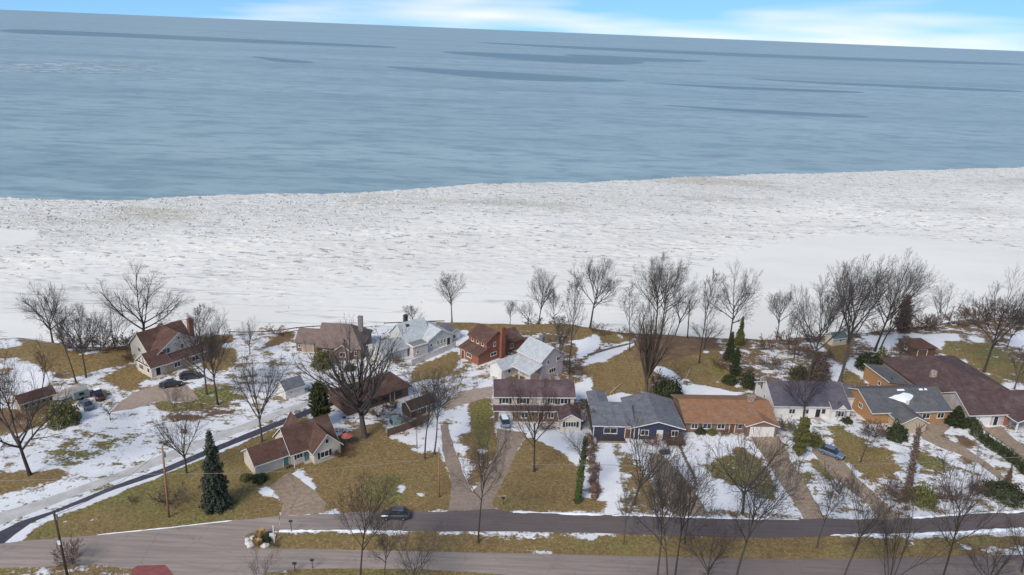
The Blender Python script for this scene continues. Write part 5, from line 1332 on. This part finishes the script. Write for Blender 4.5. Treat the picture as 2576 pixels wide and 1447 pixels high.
# brush along the bluff edge
BRL = ['purple-brown thicket left under the far right bluff tree', 'purple-brown thicket on the bluff at the right edge', 'brown brush right of the fan-shaped bluff tree', 'brown brush beneath the brown-needled conifer', 'brown brush at the foot of the tallest right crown',
       'purple brush on the bluff left of the gabled house', 'brown brush under the left stem clump', 'purple brush under the rounded left tree', 'brown brush right behind the gabled house corner', 'brown brush under the straight thicket tree above silver roof',
       'brown brush under the bushy thicket tree above silver roof', 'brown brush at the thick leaning trunk on the bluff', 'purple brush left of the small cream bluff shed', 'low brown brush at the left end of the lawn bluff', 'rusty brush on the bluff left of the taupe-roofed house', 'brown brush at the extreme right end of the bluff',
       'tall thicket between the leftmost tree and rounded tree on the bluff', 'tall thicket in front of the rounded left bluff tree', 'tall thicket just left of the gabled house roof', 'tall thicket behind the left stem clump', 'brown brush right of the forked lone bluff tree', 'purple brush left of the three big bluff crowns', 'brown brush above the ridge of the white cape', 'purple brush right of the dark rounded yew', 'taller brown brush left of the round-headed bush tree', 'brown brush below the thin pole on the right bluff', 'brown brush left of the forked lone bluff tree', 'brown brush above the brownish cedar']
for i, (x, y, w, hh, mt) in enumerate([(2460, 800, 40, 4.0, L_PURP), (2520, 800, 40, 4.2, L_PURP), (2400, 812, 30, 2.6, L_BRN), (2300, 826, 34, 2.4, L_BRN), (2210, 838, 30, 2.2, L_BRN), (300, 885, 26, 1.8, L_PURP), (270, 890, 24, 1.8, L_BRN), (195, 890, 26, 2.2, L_PURP), (340, 872, 20, 2.0, L_BRN),
                                       (1345, 812, 26, 2.0, L_BRN), (1400, 814, 22, 1.8, L_BRN), (1510, 838, 26, 1.6, L_BRN), (2140, 840, 30, 2.0, L_PURP), (1575, 846, 20, 1.4, L_BRN), (690, 840, 30, 1.4, L_RUST), (2570, 812, 40, 4.0, L_BRN),
                                       (176, 888, 26, 4.0, L_PURP), (225, 895, 22, 3.2, L_PURP), (318, 880, 26, 4.0, L_PURP), (262, 880, 26, 4.5, L_PURP), (1975, 868, 26, 3.6, L_BRN), (2040, 862, 28, 3.4, L_PURP), (2010, 895, 30, 3.0, L_BRN), (1940, 930, 26, 3.0, L_PURP), (2330, 826, 34, 4.2, L_BRN), (2440, 815, 30, 3.6, L_BRN), (1925, 880, 24, 3.2, L_BRN), (2075, 905, 26, 2.8, L_BRN)]):
    shrub(x, y, w, hh, 1 + i % 9, mt, BRL[i], 'brush along the bluff edge', 'brush', .8)
# vine-wrapped dead trunk and ivy tree
def leaner(name, x, y, x1, y1, h, r0, r1, label, ivy, dens, spread_):
    b0 = Vector((*at(x, y), 0)); b1 = Vector((*at(x1, y1, h), h))
    o = tag(empty(name, b0), label, 'tree', 'trees wrapped in climbers')
    d = b1 - b0
    pts = [(0, 0, -.2)] + [tuple(d * t + Vector((math.sin(t * 7) * .12, math.cos(t * 5) * .1, 0))) for t in (.25, .5, .75, 1)]
    MB().tube(pts, [r0 * 1.3, r0, r0 * .9, (r0 + r1) / 2, r1], 9).build('trunk', M_BARK, o, sm=True)
    rs = np.random.RandomState(int(x)); k = int(2600 * dens)
    t = rs.uniform(.02, 1, k); a = rs.uniform(0, 6.28, k); rr = (r0 + (r1 - r0) * t) + rs.uniform(.05, 1, k) ** 1.5 * spread_ * (.45 + 1.5 * t * (1 - t) * 1.6 - .15 * t) * (.55 + .9 * (.5 + .5 * np.sin(t * 23 + a * 2)) * (.6 + .8 * (.5 + .5 * np.sin(t * 9 + 1))))
    C = np.outer(t, np.array(d)) + np.stack([np.cos(a) * rr, np.sin(a) * rr, rs.normal(0, .1, k)], -1)
    V, F = leaf_quads(C, np.stack([np.cos(a), np.sin(a), a * 0 + .4], -1) + rs.normal(size=(k, 3)) * .5, .16, rs, .8)
    put('vine', np_mesh('vine', V, F, ivy), o)
    return o, d
o, d = leaner('ivy_tree', 1452, 1266, 1474, 1100, 9.5, .38, .22, 'leaning tree with trunk wrapped in green ivy before the navy house', L_IVY, .8, .42)
t_, c_, w_ = tree_meshes('spread', 3)
put('crown', c_, o, tuple(d * .62 - Vector((0, 0, 1.6))), (0, .15, 1), (8.5, 8.5, 8.5))
o, d = leaner('vine_trunk', 2284, 1240, 2312, 1078, 10.5, .42, .26, 'broken dark trunk shaggy with dead vines on the right lawn', L_PURP, .55, .5)
sp_ = MB()
for q in range(5):
    a = q * 1.3; e0 = d * (.9 + .02 * q); sp_.tube([tuple(e0), tuple(e0 + Vector((math.cos(a) * 1.2 + .4, math.sin(a) * .8, 1.2 + .3 * q)))], [.12, .03], 5)
sp_.build('branch', M_BARK2, o)
# ------------------------------------------------------------------ vehicles
def loft(sections, n_close=True):
    """sections: list of (x, [(y,z)...]) rings"""
    v, f = [], []; k = len(sections[0][1])
    for x, ring in sections: v += [(x, y, z) for y, z in ring]
    for i in range(len(sections) - 1):
        for j in range(k): f.append((i * k + j, i * k + (j + 1) % k, (i + 1) * k + (j + 1) % k, (i + 1) * k + j))
    f += [tuple(range(k))[::-1], tuple((len(sections) - 1) * k + j for j in range(k))]
    return v, f
def ring(w, z0, z1, c=.12):
    return [(-w + c, z0), (w - c, z0), (w, z0 + c), (w, z1 - c), (w - c, z1), (-w + c, z1), (-w, z1 - c), (-w, z0 + c)]
RUB_M = M_BLACK
def car(label, cat, loc, deg, paint_, kind='suv', snow=None, name='car'):
    o = tag(empty(name, (loc[0], loc[1], .03), math.radians(deg)), label, cat, 'parked and passing vehicles')
    hd = {'suv': .98, 'sedan': .86, 'pickup': 1.02}[kind]; rf = {'suv': 1.68, 'sedan': 1.42, 'pickup': 1.78}[kind]
    pm = surf('paint_' + paint_, paint_, paint_, 1, .28, spec=.6, coat=.6)
    b = MB()
    b.add(*loft([(-2.32, ring(.72, .42, .72, .08)), (-2.2, ring(.84, .32, hd - .14)), (-1.1, ring(.9, .26, hd - .03)), (0, ring(.91, .26, hd)), (1.3, ring(.91, .26, hd)), (2.05, ring(.88, .3, hd + (.0 if kind != 'sedan' else -.02))), (2.3, ring(.78, .4, hd - .1, .1))]))
    b.build('body', pm, o)
    if kind == 'pickup':
        xs = [(-1.25, .8, hd - .05), (-.7, .74, rf - .08), (.35, .74, rf), (.6, .78, hd - .05)]
    elif kind == 'sedan':
        xs = [(-1.15, .8, hd - .05), (-.45, .66, rf - .04), (.75, .66, rf - .02), (1.55, .78, hd - .05)]
    else:
        xs = [(-1.15, .82, hd - .05), (-.55, .72, rf - .05), (1.4, .72, rf), (2.1, .8, hd - .05)]
    c = MB(); c.add(*loft([(x, [(-w - (.08 if i in (1, 2) else 0), hd - .06), (w + (.08 if i in (1, 2) else 0), hd - .06), (w, z), (-w, z)] if i in (1, 2) else [(-w, hd - .06), (w, hd - .06), (w, hd - .02), (-w, hd - .02)]) for i, (x, w, z) in enumerate(xs)]))
    c.build('window', M_GLASS, o)
    r = MB(); r.box(xs[1][0] + .05, -xs[1][1] + .02, rf + .002, xs[2][0] - .05, xs[1][1] - .02, rf + .045); rr = r.build('roof', pm, o)
    for i in (0, 1): MB().tube([(xs[1][0] + .15, (-1, 1)[i] * .6, rf + .09), (xs[2][0] - .15, (-1, 1)[i] * .6, rf + .09)], .025, 5).build('roof_rail', M_METAL, rr)
    for sx in (-1.38, 1.36):
        for sy in (-1, 1):
            w = MB().tube([(sx, sy * .68, .34), (sx, sy * .93, .34)], .34, 14).build('wheel', M_BLACK, o)
            MB().tube([(sx, sy * .931, .34), (sx, sy * .95, .34)], .2, 10).build('rim', M_METAL, w)
    for sy in (-1, 1):
        MB().box(-2.31, sy * .62 - .14, .6, -2.2, sy * .62 + .14, .76).build('headlight', M_TRIM, o)
        MB().box(2.2, sy * .68 - .1, .62, 2.32, sy * .68 + .1, .82).build('tail_light', surf('red_lens', '#8a1f1c', '#7a1917', 2, .3), o)
        MB().box(-.95, sy * 1.0 - .08, hd - .02, -.8, sy * 1.0 + .08, hd + .12).build('mirror', pm, o)
    MB().box(-2.36, -.7, .32, -2.28, .7, .5).build('bumper', M_BLACK, o)
    if kind == 'pickup': MB().box(.72, -.7, hd - .02, 2.15, .7, hd + .035).build('bed_cover', M_BLACK, o)
    if snow:
        s = MB(); s.box(xs[1][0], -.6, rf + .05, xs[2][0], .6, rf + .16); s.box(-2.0, -.7, hd - .04, -1.25, .7, hd + .06); s.build('snow_cover', M_SNOW, o)
    return o
car('dark car driving along the upper road beside the tan lawn', 'car', at(995, 1302), 2, '#3a3d44', 'suv')
car('blue-grey car parked on the long tan drive', 'car', at(2091, 1146), -42 + 180, '#62728a', 'suv')
car('black car parked nearest the gravel in front of the gabled house', 'car', at(430, 972), 200, '#25262c', 'sedan')
car('dark purple car parked close under the gabled house wall', 'car', at(480, 952), 205, '#35303c', 'suv')
car('silver car parked in snow left of the dark red pickup', 'car', at(218, 1024), -40, '#585c68', 'sedan')
car('dark red pickup with snow on it beside the silver car', 'pickup truck', at(247, 1000), -42, '#5a2f38', 'pickup', snow=True, name='pickup_truck')
car('snow-dusted pale car by the colonial garage', 'car', at(1268, 1066), -78, '#8c98a6', 'suv', snow=True)
# covered boat on a trailer, left
o = tag(empty('covered_boat', (*at(180, 1002), .0), math.radians(52)), 'boat under pale beige tarpaulin beside the parked vehicles', 'boat')
hl = MB(); hl.add(*loft([(-3.4, [(-.1, .9), (.1, .9), (.12, 1.5), (-.12, 1.5)]), (-2.0, [(-.6, .6), (.6, .6), (.95, 1.5), (-.95, 1.5)]), (1.0, [(-.9, .55), (.9, .55), (1.2, 1.45), (-1.2, 1.45)]), (3.0, [(-.9, .6), (.9, .6), (1.15, 1.4), (-1.15, 1.4)])]))
hl.build('hull', M_TRIM, o)
tp = MB(); tp.add(*loft([(-3.3, [(-.2, 1.45), (.2, 1.45), (.05, 1.6), (-.05, 1.6)]), (-1.4, [(-1.15, 1.2), (1.15, 1.2), (.25, 2.3), (-.25, 2.3)]), (1.2, [(-1.3, 1.2), (1.3, 1.2), (.3, 2.6), (-.3, 2.6)]), (3.1, [(-1.25, 1.2), (1.25, 1.2), (.2, 2.1), (-.2, 2.1)])]))
tp.build('tarpaulin', surf('beige_tarp', '#c4b5a8', '#ae9f92', 1.2, .8, bump=.5), o)
for sy in (-1, 1): MB().tube([(.9, sy * .8, .33), (.9, sy * 1.0, .33)], .33, 12).build('wheel', M_BLACK, o)
MB().box(-4.2, -.06, .42, 2.6, .06, .52).build('trailer_frame', M_METAL, o)
o = tag(empty('white_camper', (*at(203, 1003), 0), math.radians(48)), 'small white box trailer right behind the beige tarpaulin', 'trailer')
MB().prism([(-.95, .55), (.95, .55), (1.0, 2.1), (.85, 2.3), (-.85, 2.3), (-1.0, 2.1)], -1.4, 1.4, 'x').build('body', surf('off_white_panel', '#9aa098', '#8b918a', 1, .5), o)
for sy in (-1, 1): MB().tube([(.1, sy * .8, .33), (.1, sy * 1.0, .33)], .33, 12).build('wheel', M_BLACK, o)
MB().box(-2.4, -.05, .45, -1.4, .05, .54).build('drawbar', M_METAL, o)
MB().box(-.4, -1.03, 1.2, .5, -.99, 1.8).build('window', M_GLASS, o)

# ------------------------------------------------------------------ poles, wires, lamp
def pole(name, base, top, h, r, label, cat, mat, arm=None, group=None):
    b0 = Vector((*at(*base), 0)); b1 = Vector((*at(top[0], top[1], h), h))
    o = tag(empty(name, b0), label, cat, group)
    MB().tube([(0, 0, -.2), tuple((b1 - b0) * .5), tuple(b1 - b0)], [r, r * .85, r * .7], 9).build('pole', mat, o, sm=True)
    return o, b0, b1
M_POLE = surf('pale_pole_wood', '#a07b5f', '#8a684f', 1.5, .85, (1, 1, .2)); M_POLED = surf('dark_pole_wood', '#574840', '#473a33', 1.5, .85, (1, 1, .2))
UG = 'utility poles'
o1, a0, a1 = pole('utility_pole', (425, 1301), (408, 1122), 13.2, .19, 'pale wooden utility pole on the junction lawn', 'utility pole', M_POLE, group=UG)
MB().box(-.9, -.06, -.05, .9, .06, .07).build('crossarm', M_POLE, o1, tuple((a1 - a0) * .96))
MB().tube([(.3, -.2, 0), (.3, -.2, .9)], .22, 10).build('transformer', M_METAL, o1, tuple((a1 - a0) * .86))
o2, b0, b1 = pole('utility_pole', (176, 1480), (135, 1286), 14.0, .2, 'dark leaning utility pole at the lower left corner', 'utility pole', M_POLED, group=UG)
MB().box(-.18, -.3, -.3, .18, -.18, .3).build('meter_box', M_TRIM, o2, tuple((b1 - b0) * .62))
MB().tube([(.25, 0, 0), (.25, 0, .7)], .14, 9).build('insulator', M_METAL, o2, tuple((b1 - b0) * .9))
o3, c0, c1 = pole('utility_pole', (1105, 1251), (1104, 1126), 9.2, .13, 'thin pale utility pole beside the forked drive', 'utility pole', M_POLE, group=UG)
MB().tube([(0, -.16, -.25), (0, -.16, .25)], .1, 8).build('insulator', M_METAL, o3, tuple((c1 - c0) * .93))
o4, d0, d1 = pole('utility_pole', (1502, 1254), (1508, 1163), 6.6, .11, 'short dark pole between dried hedge and snowy drive', 'utility pole', M_POLED, group=UG)
MB().box(-.12, -.2, -.2, .12, -.12, .2).build('meter_box', M_METAL, o4, tuple((d1 - d0) * .7))
o5, e0, e1 = pole('street_lamp', (2434, 1262), (2463, 1117), 10.6, .12, 'grey metal street lamp on snow at lower right', 'street lamp', M_METAL)
MB().tube([(0, 0, 0), (-.5, -.7, .35), (-1.0, -1.4, .4)], .05, 6).build('arm', M_METAL, o5, tuple(e1 - e0))
MB().box(-1.3, -1.9, .33, -.85, -1.35, .46).build('lamp_head', M_METAL, o5, tuple(e1 - e0))
o6, f0, f1 = pole('utility_pole', (2386, 812), (2401, 770), 8, .12, 'thin pole on the right bluff beyond the fan-shaped tree', 'utility pole', M_POLED, group=UG)
MB().box(-.5, -.05, 0, .5, .05, .1).build('crossarm', M_POLED, o6, tuple((f1 - f0) * .93))
o7, g0, g1 = pole('dead_trunk', (1729, 856), (1735, 768), 9.6, .17, 'bare branchless dead trunk on the bluff above the lawn', 'tree', M_BARK)
MB().tube([(0, 0, 0), (.4, 0, .5), (.6, .1, .9)], [.07, .05, .03], 5).build('branch_stub', M_BARK, o7, tuple((g1 - g0) * .7))
M_WIRE = surf('wire', '#8a857c', '#7b766e', 1, .7)
def wire(p, q, sag, label):
    pts = [tuple(p.lerp(q, t) - Vector((0, 0, sag * 4 * t * (1 - t)))) for t in np.linspace(0, 1, 17)]
    m_ = MB().tube(pts, .038, 4)
    tag(m_.build('overhead_wire', M_WIRE), label, 'wire', 'overhead wires')
w1 = a0.lerp(a1, .62); w2 = c0.lerp(c1, .8); w3 = d0.lerp(d1, .93)
wl_, wr_ = Vector((-125, 92, 8.5)), Vector((130, 122, 8.5))
wire(wl_, w1, 1.2, 'overhead wire running off left from the pale lawn pole')
wire(w1, w2, .9, 'overhead wire crossing the lawns between the two pale poles')
wire(w2, w3, .5, 'overhead wire between forked drive and dried hedge')
wire(w3, wr_, 2.2, 'overhead wire running off right above the front yards')
wire(a0.lerp(a1, .97), b0.lerp(b1, .95), 1.2, 'wire over the lower left lawn between two tall poles')
wire(b0.lerp(b1, .4), Vector((*at(193, 1475), .2)), .0, 'guy wire of the dark lower left pole')

# ------------------------------------------------------------------ fences and yard things
def fence(pts, h, name, label, mat, bay=1.8, post=M_TRIM, slat=None):
    o = tag(empty(name, (*pts[0], 0)), label, 'fence')
    b = Vector((*pts[0], 0))
    for p, q in zip(pts[:-1], pts[1:]):
        p, q = Vector((*p, 0)), Vector((*q, 0)); d = q - p; k = max(1, round(d.length / bay)); an = math.atan2(d.y, d.x); L = d.length / k
        for i in range(k):
            s = p + d * (i / k) - b
            MB().box(.06, -.03, .06, L - .06, .03, h).build('panel', mat, o, tuple(s), (0, 0, an))
            MB().box(-.055, -.055, -.2, .055, .055, h + .1).build('post', post, o, tuple(s), (0, 0, an))
    return o
fg = lambda s: [at(*p) for p in s]
fence(fg([(1035, 920), (1090, 898), (1147, 873)]), 1.5, 'board_fence', 'white board fence beside the pale grey house and lawn', S_WHITE)
fence(fg([(975, 1098), (1030, 1080), (1080, 1060)]), 1.6, 'plank_fence', 'dark brown plank fence above the tan lawn', S_BRN, post=M_WOOD)
fence(fg([(1478, 898), (1540, 880), (1592, 868)]), .8, 'low_fence', 'low dark fence line along the snow strip on the lawn', surf('grey_plank', '#77706a', '#645d57', 2, .9), post=M_WOOD, bay=2.4)
fence([(x, float(y_edge(np.array([x]))[0]) + .6) for x in range(-72, -44, 4)], .3, 'sea_wall', 'low dark timber wall on the bluff edge left of the taupe-roofed house', M_POLED, bay=4.0, post=M_POLED)
fence([(x, float(y_edge(np.array([x]))[0]) + .6) for x in range(-34, -17, 4)], .3, 'sea_wall', 'low dark timber wall on the bluff edge behind the pale grey house', M_POLED, bay=4.0, post=M_POLED)
def log(a, b, r, label, group='fallen branches on the lawns'):
    p, q = Vector((*at(*a), .1)), Vector((*at(*b), .12))
    o = tag(empty('fallen_branch', p), label, 'branch', group)
    MB().tube([(0, 0, 0), tuple((q - p) * .5 + Vector((.1, .1, .1))), tuple(q - p)], [r, r * .8, r * .5], 6).build('limb', surf('pale_deadwood', '#cdb79c', '#b59e82', 2, .9), o)
    d = (q - p); n_ = Vector((-d.y, d.x, 0)).normalized()
    MB().tube([tuple(d * .35), tuple(d * .55 + n_ * .7 + Vector((0, 0, .3)))], [r * .5, r * .2], 5).build('twig', MATS['pale_deadwood'], o)
log((1535, 990), (1564, 966), .13, 'pale fallen branch on the lawn behind the navy house')
log((1724, 956), (1736, 928), .1, 'pale fallen branch on the lawn right of the juniper')
log((1520, 858), (1562, 840), .14, 'pale fallen branch on the bluff edge snow')
# stone edging beside the drive of the navy house
ES = rg(7, '1512 262 1518 282 1526 302 1534 322 1542 342 1550 362 1558 382 1568 402 1578 422 1588 442 1600 462 1612 482 1622 502 1632 524 1640 546 1650 570 1658 594 1664 620')
stm = mesh('edging_stone', *(lambda m: (m.v, m.f))(MB().add(*loft([(-.36, ring(.16, 0, .2, .06)), (0, ring(.26, 0, .34, .1)), (.34, ring(.15, 0, .22, .06))]))), surf('dark_stone', '#6f655d', '#564d46', 3, .9))
ordw = ['house-end', 'second', 'third', 'fourth', 'fifth', 'sixth', 'seventh', 'eighth', 'ninth', 'tenth', 'eleventh', 'twelfth', 'thirteenth', 'fourteenth', 'fifteenth', 'sixteenth', 'seventeenth', 'road-end']
for i, (px, py) in enumerate(ES):
    r = random.Random(i); s = r.uniform(.8, 1.25)
    tag(put('edging_stone', stm, None, (px, py, -.05), (0, 0, r.uniform(0, 3)), (s, s, s)), ordw[i] + ' stone of the dark edging row right of the navy house drive', 'stone', 'edging stones beside the drive')
# island tip: boulders, ornamental grass, sign post, lantern post
def boulder(x, y, s, seed, mat, label):
    bm = bmesh.new(); bmesh.ops.create_icosphere(bm, subdivisions=2, radius=1)
    r = random.Random(seed)
    for v_ in bm.verts: v_.co *= 1 + r.uniform(-.22, .22)
    me = bpy.data.meshes.new('boulder'); bm.to_mesh(me); bm.free(); me.materials.append(mat)
    px, py = at(x, y)
    tag(put('boulder', me, None, (px, py, s * .2), (0, 0, seed), (s * 1.2, s, s * .7)), label, 'rock', 'boulders on the island tip')
M_PALE = surf('pale_limestone', '#ddd6d2', '#bdb5b0', 2.5, .9)
for i, (x, y, s, lb) in enumerate([(622, 1360, .42, 'upper pale boulder at the rounded island tip'), (625, 1368, .45, 'middle pale boulder at the rounded island tip'), (632, 1374, .5, 'lower pale boulder at the rounded island tip'), (636, 1356, .45, 'pale boulder behind the island tip shrubs'), (664, 1374, .5, 'pale boulder left of centre below the ornamental grass'), (672, 1373, .42, 'pale boulder right beside the one below the grass'), (686, 1353, .5, 'pale boulder under the white sign post')]):
    boulder(x, y, s, i + 2, M_PALE, lb)
def tuft(x, y, h, rad, label):
    rs = np.random.RandomState(int(x)); k = 420
    a = rs.uniform(0, 6.28, k); sp = rs.uniform(0, 1, k) ** .6 * rad
    p0 = np.stack([np.cos(a) * .2 * rad * rs.rand(k), np.sin(a) * .2 * rad * rs.rand(k), 0 * a], -1); p1 = np.stack([np.cos(a) * sp, np.sin(a) * sp, h * rs.uniform(.6, 1, k)], -1)
    sd_ = np.stack([-np.sin(a), np.cos(a), 0 * a], -1) * .035
    V = np.stack([p0 - sd_, p0 + sd_, p1 + sd_ * .5, p1 - sd_ * .5], 1).reshape(-1, 3)
    px, py = at(x, y)
    tag(put('ornamental_grass', np_mesh('blades', V, np.arange(k * 4).reshape(k, 4), L_STRAW), None, (px, py, 0)), label, 'grass', 'ornamental grasses on the island tip')
tuft(655, 1358, 1.7, .8, 'taller straw-coloured ornamental grass on the island tip'); tuft(648, 1374, 1.1, .8, 'shorter straw-coloured ornamental grass at the island kerb'); tuft(660, 1350, 1.5, .6, 'rear straw-coloured ornamental grass on the island tip')
shrub(672, 1362, 13, 1.0, 3, L_DARK, 'dark green shrub between grass and white sign post'); shrub(642, 1362, 9, .9, 5, L_OLV, 'olive shrub behind the island boulders'); shrub(690, 1374, 12, .7, 6, L_PURP, 'low bare shrub at the foot of the white sign post')
o = tag(empty('sign_post', (*at(690, 1366), 0), .3), 'white sign post on the planted island tip', 'sign post')
MB().box(-.07, -.07, -.2, .07, .07, 3.0).build('post', M_TRIM, o); MB().box(-.62, -.05, 1.35, -.075, .05, 1.85).build('sign_board', M_TRIM, o); MB().box(-.1, -.1, 3.002, .1, .1, 3.08).build('cap', M_TRIM, o)
def postbox(x, y, h, label, name='mailbox'):
    o = tag(empty(name, (*at(x, y), 0)), label, 'mailbox', 'roadside posts')
    MB().box(-.05, -.05, -.2, .05, .05, h).build('post', M_POLED, o)
    MB().prism([(-.14, h), (.14, h), (.14, h + .2), (.07, h + .3), (-.07, h + .3), (-.14, h + .2)], -.28, .28, 'x').build('box', D_BLACK, o)
postbox(733, 1338, 1.9, 'dark box on thin post at the island edge right of the sign'); postbox(742, 1436, 1.2, 'left dark mailbox on the verge at the bottom'); postbox(786, 1430, 1.4, 'right dark mailbox on the verge at the bottom'); postbox(1266, 1268, 1.1, 'dark mailbox right of the forked drive entrance')
# patio things beside the tan cape
o = tag(empty('patio_umbrella', (*at(872, 1118), 0)), 'faded red patio umbrella beside the tan cape', 'umbrella')
MB().tube([(0, 0, 0), (0, 0, 2.3)], .04, 6).build('pole', M_METAL, o)
cv, cf = [(0, 0, 2.5)], []
for i in range(8): cv.append((1.25 * math.cos(i * math.pi / 4), 1.25 * math.sin(i * math.pi / 4), 1.9))
for i in range(8): cf.append((0, 1 + i, 1 + (i + 1) % 8))
put('canopy', mesh('canopy', cv, cf, surf('faded_red_cloth', '#b4655c', '#a5574f', 1.5, .8)), o)
o = tag(empty('patio_table', (*at(852, 1100), 0), .5), 'white patio table behind the tan cape', 'table')
MB().tube([(0, 0, .7), (0, 0, .76)], .7, 12).build('table_top', M_TRIM, o)
for i in range(4): MB().tube([(.4 * math.cos(i * 1.57), .4 * math.sin(i * 1.57), .7), (.5 * math.cos(i * 1.57), .5 * math.sin(i * 1.57), 0)], .03, 5).build('leg', M_METAL, o)
for i, (x, y) in enumerate([(840, 1106), (846, 1092), (864, 1096)]):
    o = tag(empty('patio_chair', (*at(x, y), 0), i * 2.0), ['left patio chair by the white table', 'rear patio chair by the white table', 'right patio chair by the white table'][i], 'chair', 'patio chairs')
    MB().box(-.3, -.3, .42, .3, .3, .48).build('seat', D_BLACK, o); MB().box(-.3, .24, .482, .3, .3, 1.0).build('backrest', D_BLACK, o)
    for q in range(4): MB().box(-.28 + .5 * (q % 2), -.28 + .5 * (q // 2), 0, -.22 + .5 * (q % 2), -.22 + .5 * (q // 2), .418).build('leg', M_METAL, o)
o = tag(empty('kettle_grill', (*at(866, 1060), 0)), 'dark round kettle grill near the brown ranch', 'grill')
MB().tube([(0, 0, .65), (0, 0, .8), (0, 0, .98), (0, 0, 1.15)], [.2, .42, .4, .1], 12).build('bowl', D_BLACK, o, sm=True)
for i in range(3): MB().tube([(.15 * math.cos(i * 2.1), .15 * math.sin(i * 2.1), .7), (.4 * math.cos(i * 2.1), .4 * math.sin(i * 2.1), 0)], .025, 5).build('leg', M_METAL, o)
o = tag(empty('covered_woodpile', (*at(1002, 1062), 0), .6), 'pale green tarpaulin over a pile beside the plank shed', 'tarpaulin')
MB().prism([(-1.1, 0), (1.1, 0), (.9, 1.0), (.2, 1.4), (-.5, 1.25), (-1.0, .8)], -1.5, 1.5, 'x').build('tarpaulin', surf('pale_green_tarp', '#9db0aa', '#8a9c97', 1.5, .7, bump=.5), o)
MB().box(-1.62, -.6, 0, -1.505, .6, .9).build('log_ends', M_WOOD, o)
o = tag(empty('blue_tarpaulin', (*at(1672, 1140), 0), .2), 'dark blue tarpaulin heap below the navy porch deck', 'tarpaulin')
MB().prism([(-.6, 0), (.6, 0), (.5, .5), (0, .8), (-.5, .45)], -.9, .9, 'x').build('tarpaulin', surf('blue_tarp', '#3c4660', '#323b54', 1.5, .6, bump=.5), o)
MB().box(-.95, -.1, 0, -.905, .1, .3).build('weight', M_WOOD, o)
# snow banks thrown up along the kerbs
def bank(pts, w, h, label, seed):
    r = random.Random(seed); P_ = dense([at(*p) for p in pts], .7, 0, seed, False); m_ = MB(); prev = None
    V, F = [], []
    for i, (x, y) in enumerate(P_):
        q = P_[min(i + 1, len(P_) - 1)]; p = P_[max(i - 1, 0)]; d = Vector((q[0] - p[0], q[1] - p[1], 0)).normalized(); n_ = Vector((-d.y, d.x, 0))
        g_ = math.sin(i * .37 + seed) + math.sin(i * .11 + seed * 2) + r.uniform(-.6, .6); ww = w * r.uniform(.35, 1.2) * (1 if g_ > -.5 else .12); hh = h * r.uniform(.3, 1.2) * (0.05 if i in (0, len(P_) - 1) else 1); c0 = Vector((x, y, 0))
        for t, z in ((-.5, -.05), (-.25, .7), (.05, 1.0), (.3, .6), (.5, -.05)): V.append(tuple(c0 + n_ * ww * t + Vector((0, 0, max(.0, hh * z + .03) if z > 0 else -.05))))
        if i: F += [((i - 1) * 5 + k, i * 5 + k, i * 5 + k + 1, (i - 1) * 5 + k + 1) for k in range(4)]
    tag(put('snow_bank', mesh('snow_bank', V, F, M_SNOW, True)), label, kind='stuff')
bank([(702, 1336), (839, 1336), (1028, 1338)], .8, .22, 'thin snow ridge along the top of the island', 1)
bank([(1290, 1288), (1400, 1292), (1519, 1296)], .7, .2, 'thin snow ridge along the lawn edge of the upper road', 2)
bank([(1540, 1297), (1641, 1298), (1844, 1305), (1932, 1307), (2010, 1308)], .6, .18, 'thin snow ridge along the road below navy and orange-roofed houses', 3)
bank([(2294, 1304), (2433, 1293), (2576, 1287)], .8, .22, 'thin snow ridge along the road at right', 4)
bank([(2088, 1348), (2266, 1345), (2391, 1341), (2576, 1330)], .9, .24, 'snow ridge along the top of the island at right', 5)
bank([(245, 1346), (426, 1328), (584, 1310)], .32, .1, 'thin snow ridge at the road edge of the junction lawn', 6)
